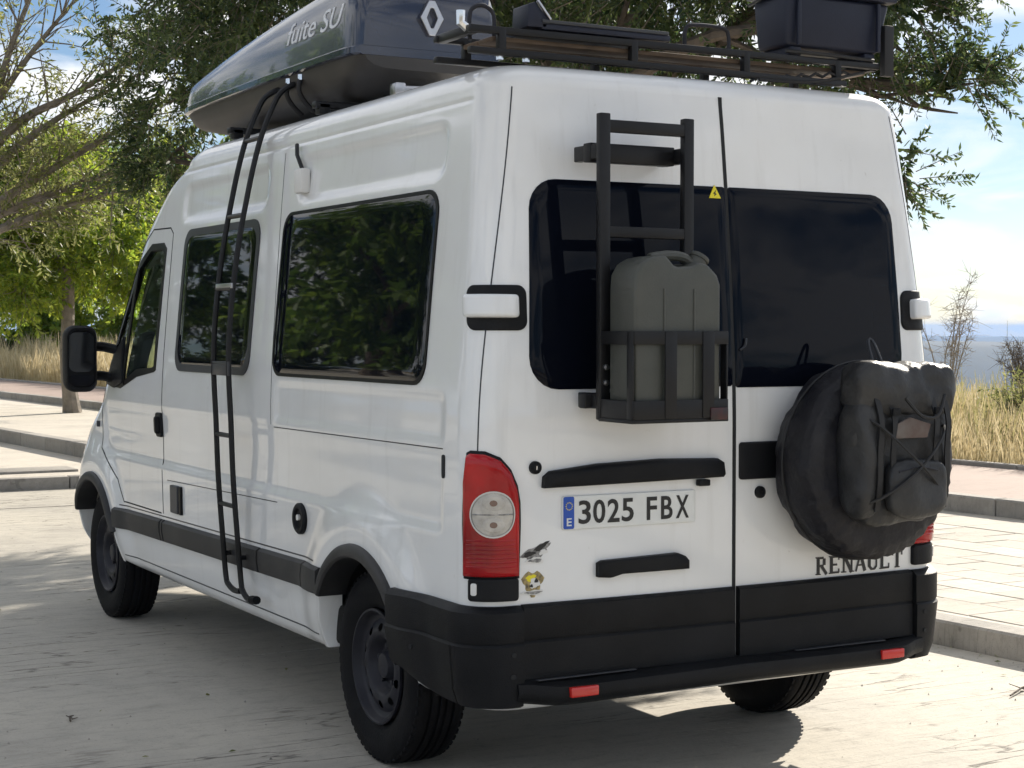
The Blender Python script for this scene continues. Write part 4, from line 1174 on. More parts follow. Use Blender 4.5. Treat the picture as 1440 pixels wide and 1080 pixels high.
# ---- lower cladding and bumper
for x0, x1, d in ((-0.826, 0.000, DOOR_L), (0.020, 0.826, DOOR_R)):
    mb = MB(); grid_patch(mb, F_rear, x0, x1, 24, [0.452, 0.458, 0.575, 0.583, 0.591, 0.69, 0.700], [0.014, 0.026, 0.026, 0.019, 0.024, 0.024, 0.012]); mb.build('door_cladding', M['plastic'], d, angle=40)
for fn, s in ((C_L, -1), (C_R, 1)):
    end = 1.475; 
    def zf(a, z):
        t = ss(1.10, 1.48, a)
        return z if z > .5 else 0.5 + (z - 0.5) * (1 - 0.55 * t)
    mb = MB(); grid_patch(mb, fn, 0.832, end, 60, [0.366, 0.376, 0.425, 0.572, 0.580, 0.588, 0.680, 0.698], [0.012, 0.034, 0.042, 0.044, 0.036, 0.040, 0.038, 0.016], zfun=zf)
    bc = mb.build('bumper_corner', M['plastic'], VAN, angle=40)
    for sz, zz in ((0.87, .545), (0.87, .475), (1.30, 0.525)):
        mb = MB(); surf_patch(mb, fn, [(sz + .007 * math.cos(a * .524), zz + .008 * math.sin(a * .524)) for a in range(12)], 0.0465, bev=.001, rings=1); mb.build('bolt_cap', M['seam'], bc)
mb = MB()
P = []
def beam(x): return F_rear(x, 0.4).y
prof_b = [(0.02, 0.450), (-0.075, 0.447), (-0.098, 0.436), (-0.104, 0.41), (-0.095, 0.385), (-0.06, 0.368), (0.04, 0.36), (0.10, 0.40)]
nx = 40; vs = []; fs = []
for i in range(nx + 1):
    x = -0.86 + 1.72 * i / nx; e = ss(0.70, 0.86, abs(x))
    for (dy, z) in prof_b: vs.append((x, beam(x) + dy + (0.05 * e if dy < 0 else 0), z + 0.012 * (1 - abs(x) / .86) + (0.012 * e)))
m_ = len(prof_b)
fs = [(i * m_ + k, i * m_ + (k + 1) % m_, (i + 1) * m_ + (k + 1) % m_, (i + 1) * m_ + k) for i in range(nx) for k in range(m_)]
fs += [tuple(range(m_)), tuple(nx * m_ + k for k in range(m_))]
mb.add(vs, fs); BUMP = mb.build('rear_bumper', M['plastic'], VAN, angle=45)
for x in (-0.652, 0.652):
    mb = MB(); mb.box((x, beam(x) - 0.100, 0.420), (0.105, 0.026, 0.034)); mb.build('reflector', M['redlow'], BUMP, bevel=.005)
for x0, x1 in ((-0.80, -0.42), (0.25, 0.66)):
    mb = MB(); mb.box(((x0 + x1) / 2, -0.040, 0.4605), (x1 - x0, 0.016, 0.004)); mb.build('step_highlight', M['framegrey'], BUMP, bevel=.002)  # lighter strips paint the faint highlights along the bumper step

# ---- side mouldings, caps, handle
def trim_z(y, lo):
    t = (y - 1.2) / 2.85
    return (0.577 if lo else 0.683) + t * (-0.030)
for fn, s in ((S_L, -1), (S_R, 1)):
    for y0, y1 in ((1.235, 1.425), (1.440, 1.935), (1.955, 3.245), (3.262, 3.285), (3.305, 4.045)):
        mb = MB()
        grid_patch(mb, fn, y0, y1, max(4, int((y1 - y0) / .04)), [0, .06, .5, .9, 1.0], [0.008, 0.020, 0.024, 0.022, 0.008], zfun=lambda a, t: trim_z(a, True) + (trim_z(a, False) - trim_z(a, True)) * t)
        mb.build('side_moulding', M['trim'], VAN, angle=40)
    mb = MB(); strip(mb, fn, [(y, trim_z(y, False) + .016) for y in np.linspace(1.32, 4.0, 60)], 0.006, 0.001); mb.build('joint_crease_line', M['framegrey'], BODY)
    mb = MB(); strip(mb, fn, [(y, 0.405) for y in np.linspace(1.35, 4.0, 60)], 0.006, 0.001); mb.build('joint_crease_line', M['framegrey'], BODY)
    # wheel arch flares
    for ya in AXLES:
        a0, a1 = (38, 149) if ya < 2 else (20, 150)
        n = 34; vs = []; pr = [(0.436, -.004), (0.434, .011), (0.427, .018), (0.407, .024), (0.391, .022), (0.384, .014), (0.384, -.10)]
        for i in range(n + 1):
            a = R(a0 + (a1 - a0) * i / n) if ya < 2 else R(180 - (150 + (20 - 150) * i / n)) 
            ca, sa = (math.cos(a), math.sin(a))
            for r_, o_ in pr:
                y, z = ya + (-ca if ya < 2 else ca) * r_, ARCH_Z + sa * r_
                x = side_pt(y, z); vs.append((s * (x + o_), y, z))
        m_ = len(pr); fs = [(i * m_ + k, i * m_ + k + 1, (i + 1) * m_ + k + 1, (i + 1) * m_ + k) for i in range(n) for k in range(m_ - 1)]
        fs += [tuple(range(m_)), tuple(n * m_ + k for k in range(m_))]
        mb = MB(); mb.add(vs, fs); mb.build('wheel_arch', M['trim'], VAN, angle=40)
        n = 48; vs = []; pr = [(0.428, .0015), (0.400, .004), (0.394, -.004), (0.394, -.09)]
        for i in range(n + 1):
            a = R(-2 + (134 if ya < 2 else 184) * i / n)
            for r_, o_ in pr:
                y, z = ya + math.cos(a) * r_, max(0.352, ARCH_Z + math.sin(a) * r_)
                vs.append((s * (side_pt(y, z) + o_), y, z))
        m_ = len(pr); fs = [(i * m_ + k, i * m_ + k + 1, (i + 1) * m_ + k + 1, (i + 1) * m_ + k) for i in range(n) for k in range(m_ - 1)]
        mb = MB(); mb.add(vs, fs); mb.build('arch_edge', M['paint'], VAN, angle=40)
        # dark wheel housing
        vs = []; n = 30
        for i in range(n + 1):
            a = R(-8 + 196 * i / n)
            for x in (0.90, 0.50): vs.append((s * x, ya + math.cos(a) * 0.411, ARCH_Z + math.sin(a) * 0.411))
        fs = [(2 * i, 2 * i + 1, 2 * i + 3, 2 * i + 2) for i in range(n)]
        b0 = len(vs); vs += [(s * .5, ya + math.cos(R(-8 + 196 * i / n)) * 0.411, ARCH_Z + math.sin(R(-8 + 196 * i / n)) * 0.411) for i in range(n + 1)]
        fs += [tuple(range(b0, b0 + n + 1))]
        mb = MB(); mb.add(vs, fs); mb.build('wheel_housing', M['under'], VAN)
    # cab door handle
    mb = MB(); surf_patch(mb, fn, rrect(3.305, 3.40, 1.062, 1.182, 0.022, step=.015), 0.012, bev=.004, rings=3); hd = mb.build('door_handle', M['plastic'], CAB_L if s < 0 else CAB_R, angle=50)
    mb = MB(); surf_patch(mb, fn, rrect(3.325, 3.355, 1.08, 1.165, 0.012, step=.01), 0.034, bev=.006, rings=3); mb.build('grip', M['frame'], CAB_L if s < 0 else CAB_R, angle=50)
# left only: grey vent flap, round socket, slot, bumper-side vent
mb = MB(); surf_patch(mb, S_L, rrect(3.02, 3.135, 0.712, 0.845, 0.008), 0.016, bev=.003, rings=3); mb.build('vent_flap', M['framegrey'], VAN, angle=50)
mb = MB(); surf_patch(mb, S_L, rrect(2.985, 3.018, 0.710, 0.845, 0.006), 0.012, bev=.002, rings=2); mb.build('vent_side', M['frame'], VAN, angle=50)
c = Vector(S_L(1.491, 0.844))
mb = MB(); mb.lathe([(0.062, .004), (0.062, -.012), (0.055, -.018), (0.042, -.018), (0.036, -.006), (0.001, -.006)], c, 0, 32); so = mb.build('power_inlet', M['plastic'], VAN)
mb = MB(); mb.lathe([(0.012, -.004), (0.012, -.016), (0.001, -.018)], c + Vector((0, .006, .004)), 0, 16); mb.build('inlet_pin', M['stickwhite'], so)
mb = MB(); surf_patch(mb, S_L, rrect(0.232, 0.256, 1.100, 1.178, 0.010, step=.01), 0.004, bev=.001, rings=2); mb.build('vent_slot', M['seam'], VAN)
mb = MB(); mb.tube([S_L(4.42, 1.075) + Vector((-.006, 0, -.016)), S_L(4.42, 1.075) + Vector((-.006, 0, .016))], .010, 8); mb.build('side_repeater', M['framegrey'], VAN)
# small lamp with cable high on the left side
c = S_L(1.67, 2.19)
mb = MB(); mb.box((c.x - .022, c.y, c.z), (.045, .085, .10)); ml = mb.build('outside_lamp', M['stickwhite'], VAN, bevel=.012)
mb = MB(); mb.tube([S_L(1.69, 2.235) + Vector((-.015, 0, 0)), S_L(1.72, 2.30) + Vector((-.022, 0, 0)), S_L(1.75, 2.345) + Vector((-.018, 0, 0))], .009, 6); mb.build('lamp_cable', M['black'], ml)
# mirrors
for s, d in ((-1, CAB_L), (1, CAB_R)):
    mb = MB()
    out = rrect(-.083, .083, -.175, .175, .055, step=.02); vs = []; ks = [(.80, .075), (.95, .05), (1, .02), (1, -.03), (.93, -.045), (.86, -.045), (.84, -.030), (0.5, -.030)]
    n = len(out)
    cx, cy, cz = s * 1.165, 4.17, 1.435
    for k, dy in ks:
        for p in out: vs.append((cx + p[0] * k, cy + dy + (-.25 * s) * 0 , cz + p[1] * k))
    fs = [(r * n + i, r * n + (i + 1) % n, (r + 1) * n + (i + 1) % n, (r + 1) * n + i) for r in range(len(ks) - 1) for i in range(n)]
    fs += [tuple(range(n)), tuple((len(ks) - 1) * n + i for i in range(n))]
    mb.add(vs, fs); mir = mb.build('door_mirror', M['plastic'], VAN, angle=50)
    mb = MB(); mb.prism([(cx + p[0] * .80, cz + .035 + p[1] * .60) for p in out], 1, cy - .034, cy - .0315); mb.build('mirror_glass', mat('mirror_face', (.012, .013, .015), .08, spec=.5), mir)
    mb = MB(); mb.prism([(cx + p[0] * .78, cz - .115 + p[1] * .17) for p in out], 1, cy - .034, cy - .0315); mb.build('wide_angle_glass', M['darkglass'], mir)
    for zz in (1.50, 1.345):
        mb = MB(); mb.tube(smooth_path([(s * 1.09, 4.18, zz), (s * 1.02, 4.20, zz - .005), (s * .93, 4.16, zz - .03)], 3), [.026] * 7, 8); mb.build('mirror_arm', M['plastic'], mir)

# ---- wheels
def wheel(x, ya, s, name, lab=None):
    """s: -1 outer face towards -x"""
    hub = (x, ya, WHEEL_R)
    r0 = WHEEL_R
    T = [(0.215, -.085), (0.24, -.100), (0.28, -.110), (0.315, -.108), (0.338, -.098), (0.350, -.084), (0.355, -.070),
         (0.355, -.052), (0.346, -.050), (0.346, -.042), (0.356, -.040), (0.357, -.020), (0.347, -.018), (0.347, -.008), (0.357, -.006), (0.357, .006), (0.347, .008), (0.347, .018), (0.357, .020),
         (0.356, .040), (0.346, .042), (0.346, .050), (0.355, .052), (0.355, .070), (0.350, .084), (0.338, .098), (0.315, .108), (0.28, .110), (0.24, .100), (0.215, .085)]
    mb = MB(); mb.lathe([(r_, h) for r_, h in T], hub, 0, 72, True); w = mb.build('wheel', M['rubber'], VAN, angle=40)
    if lab: w['label'] = lab
    # tread blocks on both shoulders
    mb = MB()
    for k in range(60):
        a = 2 * math.pi * k / 60
        for h in (-.078, .078):
            y, z = math.cos(a) * (r0 - .0138), math.sin(a) * (r0 - .0138)
            from mathutils import Matrix
            mb.box((x + h, ya + y, WHEEL_R + z), (.034, .016, .022), Matrix.Rotation(a, 3, 'X'))
    tb = mb.build('tread', M['rubber'], w, smooth=False); tb['kind'] = 'stuff'
    d = s
    P = [(0.212, .092), (0.212, .102), (0.204, .104), (0.197, .096), (0.192, .078), (0.182, .068), (0.170, .066)]
    mb = MB(); mb.lathe([(r_, d * h) for r_, h in P], hub, 0, 60); mb.build('rim', M['rim'], w, angle=40)
    # pierced disc
    mb = MB(); n = 160; rad = [0.170, .163, .156, .149, .142, .135, .128, .121, .112]; hh = [.066, .070, .074, .078, .081, .083, .084, .083, .078]
    vs = [(x + d * h, ya + math.cos(2 * math.pi * k / n) * r_, WHEEL_R + math.sin(2 * math.pi * k / n) * r_) for r_, h in zip(rad, hh) for k in range(n)]
    fs = []
    for r_ in range(len(rad) - 1):
        for k in range(n):
            rm = (rad[r_] + rad[r_ + 1]) / 2; am = 2 * math.pi * (k + .5) / n
            am2 = (am % (2 * math.pi / 10)) - math.pi / 10
            if (rm - .142) ** 2 + (am2 * .142) ** 2 < .0165 ** 2: continue
            k2 = (k + 1) % n; fs.append((r_ * n + k, r_ * n + k2, (r_ + 1) * n + k2, (r_ + 1) * n + k))
    mb.add(vs, fs); mb.build('wheel_disc', M['rim'], w, angle=40)
    mb = MB(); mb.lathe([(0.112, d * .078), (0.100, d * .066), (0.090, d * .040), (0.084, d * .036), (0.058, d * .036), (0.052, d * .055), (0.044, d * .072), (0.030, d * .076), (0.001, d * .076)], hub, 0, 40); mb.build('hub', M['rim'], w, angle=40)
    for k in range(5):
        a = 2 * math.pi * k / 5 + .3
        c_ = (x + d * .036, ya + math.cos(a) * .071, WHEEL_R + math.sin(a) * .071)
        mb = MB(); mb.lathe([(0.011, 0), (0.011, d * .022), (0.001, d * .024)], c_, 0, 6); mb.build('wheel_nut', M['rim'], w, smooth=False)
    mb = MB(); mb.lathe([(0.20, -d * .06), (0.20, d * .03), (0.001, d * .03)], hub, 0, 30); mb.build('brake_drum', M['under'], w)
for ya, lab in ((AXLES[0], 'rear'), (AXLES[1], 'front')):
    for s in (-1, 1): wheel(s * 0.842, ya, s, 'wheel', '%s %s wheel' % ('left' if s < 0 else 'right', lab))
# ---- underside
mb = MB(); mb.box((0, 2.3, 0.47), (1.30, 4.5, 0.16)); mb.box((0, 2.45, 0.45), (1.86, 2.5, 0.16)); mb.build('chassis', M['under'], VAN, bevel=.02)
for ya in AXLES:
    mb = MB(); mb.tube([(-.8, ya, .36), (.8, ya, .36)], .055, 12); mb.build('axle', M['under'], VAN)
for x in (-.55, .55):
    mb = MB(); mb.tube([(x, .25, .46), (x, .9, .43), (x, 1.7, .45)], .03, 6); mb.build('leaf_spring', M['under'], VAN)
mb = MB(); mb.tube(smooth_path([(-.25, 3, .40), (-.25, 1.6, .38), (-.30, .9, .47), (-.30, .15, .42)], 4), .03, 8); mb.build('exhaust', M['under'], VAN)
mb = MB(); mb.box((-.45, 2.2, .40), (.4, .7, .12)); mb.build('tank', M['under'], VAN, bevel=.03)

# ------------------------------------------------------------------ things carried by the van
# ---- side ladder hooked over the roof edge
LAD = thing('side_ladder', (-1.05, 2.16, 0.46), 'black narrow tube ladder hooked over the roof on the left side', 'ladder')
def lad_x(z): return -np.interp(z, [0.46, 0.9, 1.45, 1.8, 2.1, 2.3, 2.42], [1.030, 1.065, 1.085, 1.065, 1.010, 0.965, 0.930])
for y0, up in ((2.265, 0), (2.075, 1)):
    pts = [(lad_x(z), y0, z) for z in (0.52, 0.7, 0.95, 1.2, 1.45, 1.7, 1.95, 2.15, 2.3, 2.42)]
    pts += [(-0.885, y0, 2.53), (-0.84, y0, 2.605), (-0.76, y0 - .01, 2.645), (-0.70, y0 - .01, 2.625), (-0.685, y0 - .01, 2.56)]
    if up == 0: pts = [(-1.035, y0 - .185, 0.478), (-1.037, y0 - .12, 0.472), (-1.037, y0 - .045, 0.486)] + pts
    else: pts = [(-1.035, y0 - .16, 0.462), (-1.035, y0 - .09, 0.456), (-1.035, y0 - .025, 0.480)] + pts
    mb = MB(); mb.tube(smooth_path(pts, 5), 0.0125, 8); mb.build('rail', M['steel_black'], LAD)
for z in (0.84, 1.14, 1.445, 1.765, 2.075, 2.405):
    x = lad_x(z); mb = MB(); mb.tube([(x, 2.265, z), (x, 2.075, z)], 0.0105, 8); mb.build('rung', M['steel_black'], LAD)
x = lad_x(1.43); mb = MB(); mb.box((x - .006, 2.16, 1.425), (0.008, 0.215, 0.06)); mb.build('spacer_plate', M['framegrey'], LAD, bevel=.002)
x = lad_x(1.78); mb = MB(); mb.box((x - .006, 2.16, 1.775), (0.008, 0.20, 0.022)); mb.build('spacer_plate', M['alu'], LAD, bevel=.002)
for y in (2.265, 2.075):
    mb = MB(); mb.tube([(lad_x(.62) + .004, y, .62), (-0.985, y, .62)], .010, 8); mb.build('standoff', M['rubber'], LAD)
mb = MB(); mb.tube([(-1.035, 1.945, .460), (-1.035, 1.885, .466)], .018, 10); mb.build('foot_cap', M['rubber'], LAD)

# ---- roof rack
RK = thing('roof_rack', (0, 0.6, 2.47), 'black steel roof rack with wooden slats above the rear doors', 'roof rack')
def bar(name, a, b, w, h, m=None, parent=None, bev=.004):
    a, b = Vector(a), Vector(b); d = b - a; c = (a + b) / 2
    q = d.to_track_quat('X', 'Z').to_matrix()
    mb = MB(); mb.box(c, (d.length, w, h), q); return mb.build(name, m or M['steel_black'], parent or RK, bevel=bev)
for y in (0.20, 0.45):
    bar('cross_beam', (-0.92, y, 2.508), (0.66, y, 2.504), .030, .022)
    bar('cross_beam', (-0.92, y, 2.578), (0.82, y, 2.580), .026, .024)
for x in (-0.80, -0.28, 0.20, 0.62):
    for y in (0.20, 0.45): bar('post', (x, y, 2.496), (x, y, 2.590), .028, .028)
for x in (-0.90, 0.80): bar('side_rail', (x, 0.20, 2.578), (x, 0.45, 2.578), .030, .030)
for k in range(2):
    y = 0.275 + .11 * k; bar('slat', (-0.82, y, 2.556), (0.78, y, 2.556), .10, .016, M['wood'])
def hoop(x0, x1, y, z0, z1):
    mb = MB(); r = .028
    mb.tube(smooth_path([(x0, y, z0), (x0, y, z1 - r), (x0 + r, y, z1), (x1 - r, y, z1), (x1, y, z1 - r), (x1, y, z0)], 5), .0075, 8); mb.build('tie_hoop', M['rim'], RK)
hoop(-0.885, -0.795, 0.26, 2.55, 2.665); hoop(-0.035, 0.155, 0.24, 2.585, 2.672)
mb = MB(); mb.tube([(-.90, .24, 2.58), (-.93, .24, 2.60), (-.93, .24, 2.64)], .016, 8); mb.build('clamp', M['chrome'], RK)
for x in (-.80, -.70): 
    mb = MB(); mb.tube([(x, .21, 2.484), (x, .21, 2.50)], .013, 8); mb.build('clamp_bolt', M['chrome'], RK)
# zig-zag elastic cord under the right half
pts = []
for k in range(15): pts.append((0.22 + .033 * k, 0.195, 2.487 + .004 * k + (.010 if k % 2 else -.004)))
mb = MB(); mb.tube(pts, .006, 6); mb.build('elastic_cord', M['cord'], RK)
mb = MB(); mb.tube(smooth_path([(0.25, .185, 2.49), (0.50, .18, 2.500), (0.74, .19, 2.552)], 5), .006, 6); mb.build('elastic_cord', M['cord'], RK)

# ---- flat board lying on the rack
TB = thing('traction_board', (-0.4, 0.6, 2.593), 'flat black board with turned-up end lying on the rack', 'traction board')
mb = MB(); mb.box((-0.39, .33, 2.607), (.52, .28, .022)); mb.build('deck', M['crate'], TB, bevel=.005)
bar('lit_edge_rail', (-.65, .19, 2.622), (-.14, .19, 2.622), .014, .012, M['framegrey'], TB, .003)  # paler strip paints the light caught along the board's edge
for k in range(2): bar('rib', (-.62, .27 + .11 * k, 2.622), (-.16, .27 + .11 * k, 2.622), .03, .010, M['crate'], TB, .003)
mb = MB(); mb.prism([(-.705, 2.600), (-.635, 2.600), (-.615, 2.622), (-.675, 2.685), (-.700, 2.675)], 1, .19, .30); mb.build('turned_up_end', M['crate'], TB, bevel=.004)
bar('end_edge', (-.668, .188, 2.688), (-.618, .188, 2.628), .014, .008, M['alu'], TB, .002)

# ---- storage crate
CR = thing('storage_crate', (0.60, 0.29, 2.593), 'dark navy plastic storage crate strapped on the right end of the rack', 'crate')
def frus(x0, x1, y0, y1, z0, x2, x3, y2, y3, z1):
    return [(x0, y0, z0), (x1, y0, z0), (x1, y1, z0), (x0, y1, z0), (x2, y2, z1), (x3, y2, z1), (x3, y3, z1), (x2, y3, z1)]
BF = [(3, 2, 1, 0), (4, 5, 6, 7), (0, 1, 5, 4), (1, 2, 6, 5), (2, 3, 7, 6), (3, 0, 4, 7)]
mb = MB(); mb.add(frus(.385, .82, .20, .375, 2.625, .375, .865, .185, .39, 2.815), BF); mb.build('body', M['crate'], CR, bevel=.016, segs=3)
mb = MB(); mb.add(frus(.355, .885, .165, .41, 2.817, .355, .885, .165, .41, 2.842), BF); ld = mb.build('lid', M['crate'], CR, bevel=.008)
mb = MB(); mb.add(frus(.39, .85, .20, .38, 2.840, .41, .83, .22, .36, 2.870), BF); mb.build('lid_panel', M['crate'], ld, bevel=.01)
for x in (.425, .80): mb = MB(); mb.box((x, .177, 2.72), (.016, .014, .18)); mb.build('corner_rib', M['crate'], CR, bevel=.003)
mb = MB(); mb.box((.855, .19, 2.64), (.045, .03, .19)); mb.build('side_strap', M['cord'], CR, bevel=.004)
mb = MB(); mb.tube(smooth_path([(.365, .40, 2.80), (.36, .28, 2.82), (.35, .16, 2.845)], 4), .006, 6); mb.build('bungee', M['cord'], CR)
for x in (.43, .78):
    mb = MB(); mb.box((x, .28, 2.610), (.05, .16, .032)); mb.build('crate_foot', M['crate'], CR, bevel=.004)
mb = MB(); mb.tube(smooth_path([(.375, .19, 2.605), (.58, .178, 2.602), (.79, .19, 2.600)], 4), .007, 6); mb.build('bungee', M['cord'], CR)

# ---- long roof box
RB = thing('roof_box', (-0.48, 2.5, 2.50), 'long dark navy roof cargo box with diamond emblem', 'roof box')
def rb_prof(t):
    y = 1.385 + 2.30 * t
    hw = 0.325 * (1 - 0.18 * t ** 3)
    lh = np.interp(t, [0, .012, .035, .10, .35, .6, .85, .97, 1.0], [.20, .27, .295, .305, .262, .210, .152, .124, .100])
    hw *= np.interp(t, [0, .012, .04, .96, 1.0], [.90, .965, 1.0, 1.0, .95])
    td = np.interp(t, [0, .03, .12, .85, .97, 1.0], [.05, .09, .145, .13, .085, .03])
    return y, hw, lh, td
def rb_zr(t): return 2.672 + 0.012 * t
TS = [0, .006, .012, .022, .035, .06, .1, .15, .2, .3, .4, .5, .6, .7, .78, .85, .9, .94, .97, .985, 1.0]
CX = -0.475
def loft(name, shape, m, parent):
    vs = []; k = None
    for t in TS:
        P = shape(t); k = len(P); vs += P
    fs = [(i * k + j, i * k + (j + 1) % k, (i + 1) * k + (j + 1) % k, (i + 1) * k + j) for i in range(len(TS) - 1) for j in range(k)]
    fs += [tuple(range(k)), tuple((len(TS) - 1) * k + j for j in range(k))]
    mb = MB(); mb.add(vs, fs); return mb.build(name, m, parent, angle=38)
def lid(t):
    y, hw, lh, td = rb_prof(t); z = rb_zr(t) + .036
    half = [(1.0, 0), (.99, .25), (.975, .5), (.945, .76), (.89, .90), (.80, .965), (.5, .99), (0, 1.0)]
    return [(CX - hw * a, y, z + lh * b) for a, b in half] + [(CX + hw * a, y, z + lh * b) for a, b in half[-2::-1]]
def rim_(t):
    y, hw, lh, td = rb_prof(t); z = rb_zr(t)
    return [(CX - hw - .004, y, z), (CX - hw - .016, y, z + .006), (CX - hw - .016, y, z + .030), (CX - hw - .006, y, z + .037), (CX + hw + .006, y, z + .037), (CX + hw + .016, y, z + .030), (CX + hw + .016, y, z + .006), (CX + hw + .004, y, z)]
def tub(t):
    y, hw, lh, td = rb_prof(t); z = rb_zr(t) + .001
    half = [(0.98, 0), (.95, -.35), (.85, -.75), (.70, -.95), (.4, -1.0)]
    return [(CX - hw * a, y, z + td * b) for a, b in half] + [(CX + hw * a, y, z + td * b) for a, b in half[::-1]]
LID = loft('lid', lid, M['navy'], RB); loft('rim', rim_, M['navy'], RB); loft('tub', tub, M['boxtub'], RB)
# emblem: open diamond on the rear face
ex, ez, ey = -0.475, 2.835, 1.366
def dia(w, h): return [(ex - w, ez), (ex - w * .25, ez + h), (ex + w * .25, ez + h), (ex + w, ez), (ex + w * .25, ez - h), (ex - w * .25, ez - h)]
o_, i_ = dia(.052, .070), dia(.024, .040)
vs = []
for y_ in (ey, ey + .03):
    vs += [(p[0], y_, p[1]) for p in o_] + [(p[0], y_, p[1]) for p in i_]
fs = []
for k in range(6):
    j = (k + 1) % 6
    fs += [(k, j, 6 + j, 6 + k), (12 + k, 18 + k, 18 + j, 12 + j), (k, 12 + k, 12 + j, j), (6 + k, 6 + j, 18 + j, 18 + k)]
mb = MB(); mb.add(vs, fs); mb.build('emblem', M['alu'], LID, smooth=False, bevel=.003)
# script lettering along the left flank
vs, fs = text_mesh('fuite SU', 1.0, 0.004, 0.35, 1.0)
x0, x1 = min(v[0] for v in vs), max(v[0] for v in vs)
ty0, ty1 = 1.52, 2.13
def flank(y, dz):
    t = (y - 1.385) / 2.30; _, hw, lh, td = rb_prof(t); z = rb_zr(t) + .036 + dz
    f = dz / lh; a = float(np.interp(f, [0, .25, .5, .76, .90], [1.0, .99, .975, .945, .89]))
    return Vector((CX - hw * a, y, z))
VS = []
for v in vs:
    y = ty1 - (v[0] - x0) / (x1 - x0) * (ty1 - ty0); dz = .135 + v[1] * 0.125 
    q = flank(y, dz); VS.append((q.x - (.003 if v[2] > 0 else 0), q.y, q.z))
mb = MB(); mb.add(VS, fs); lt = mb.build('lettering', M['letter'], LID, smooth=False); lt['kind'] = 'stuff'
# bars, clamps under the box
for y in (1.72, 2.75):
    bar('load_bar', (-.84, y, 2.508), (.80, y, 2.508), .05, .028, M['steel_black'], RK)
    for x in (-.80, -.12):
        bar('bar_foot', (x, y, 2.470), (x, y, 2.515), .05, .05, M['steel_black'], RK)
for y in (1.98, 2.12): 
    mb = MB(); mb.tube(smooth_path([(-.79, y, 2.665), (-.80, y, 2.60), (-.77, y, 2.55), (-.73, y, 2.515)], 4), .011, 8); mb.build('clamp_strap', M['cord'], RB)
    mb = MB(); mb.tube([(-.792, y, 2.668), (-.792, y, 2.645)], .013, 8); mb.build('buckle', M['chrome'], RB)
mb = MB(); mb.tube([(-.66, 1.30, 2.535), (-.40, 1.30, 2.545)], .012, 8); mb.build('load_pin', M['alu'], RK)
mb = MB(); mb.box((-.66, 1.30, 2.530), (.045, .06, .05)); mb.build('clamp_block', M['alu'], RK, bevel=.006)

# ---- carrier on the left rear door and jerry can
YC = -0.115
CA = thing('can_carrier', (-0.43, YC, 1.29), 'black steel ladder-shaped can carrier bolted to left rear door', 'carrier')
for x in (-0.598, -0.272): bar('upright', (x, YC, 1.30), (x, YC, 2.285), .030, .038, M['steel_black'], CA)
for z, h in ((2.245, .040), (1.905, .036), (1.50, .03)): bar('rung', (-.598, YC, z), (-.272, YC, z), .026, h, M['steel_black'], CA)
bar('mount_bar', (-.615, -0.040, 2.165), (-.285, -0.040, 2.165), .045, .062, M['steel_black'], CA)
for x in (-.598, -.272):
    for z in (2.165, 1.36): bar('stand_off', (x, YC, z), (x, 0.045, z), .03, .05, M['steel_black'], CA)
bar('mount_bar', (-.635, -0.045, 1.36), (-.235, -0.045, 1.36), .04, .05, M['steel_black'], CA)
FY, BX0, BX1 = -0.318, -0.612, -0.252
for z, h in ((1.565, .042), (1.338, .060)):
    bar('basket_band', (BX0, FY, z), (BX1, FY, z), .006, h, M['steel_black'], CA, .002)
    for x in (BX0, BX1): bar('basket_band', (x, FY, z), (x, YC, z), .006, h, M['steel_black'], CA, .002)
for x in (-.475, -.330): bar('basket_strap', (x, FY - .003, 1.31), (x, FY - .003, 1.585), .006, .045, M['steel_black'], CA, .002)
for x in (BX0, BX1): bar('basket_strap', (x, FY + .02, 1.30), (x, FY + .02, 1.585), .034, .007, M['steel_black'], CA, .002)
mb = MB(); mb.box((-.432, (FY + YC) / 2, 1.302), (.37, .20, .012)); mb.build('tray', M['steel_black'], CA, bevel=.002)
mb = MB(); mb.box((-.290, FY - .006, 1.322), (.070, .010, .040)); mb.build('red_tag', mat('tag_red', (.07, .008, .010), .4, col2=(.012, .010, .011), scale=30), CA, bevel=.006)
for z in (1.42, 1.47): mb = MB(); mb.lathe([(.010, 0), (.010, -.008), (.001, -.010)], (-.598, YC - .015, z), 1, 10); mb.build('bolt', M['alu'], CA)

JC = thing('jerry_can', (-0.445, -0.22, 1.31), 'grey-green plastic jerry can standing in the carrier basket', 'jerry can')
a, b = -0.598, -0.268
poly = [(a + .01, 1.312), (b - .01, 1.312), (b, 1.33), (b, 1.735), (b - .012, 1.765), (b - .050, 1.800), (b - .085, 1.806), (b - .105, 1.792), (b - .175, 1.790), (b - .200, 1.815), (b - .215, 1.828), (a + .06, 1.818), (a + .025, 1.800), (a + .004, 1.765), (a, 1.72), (a, 1.33)]
mb = MB(); mb.prism(poly, 1, -.302, -.150); body = mb.build('body', M['olive'], JC, bevel=.018, segs=3, angle=60)
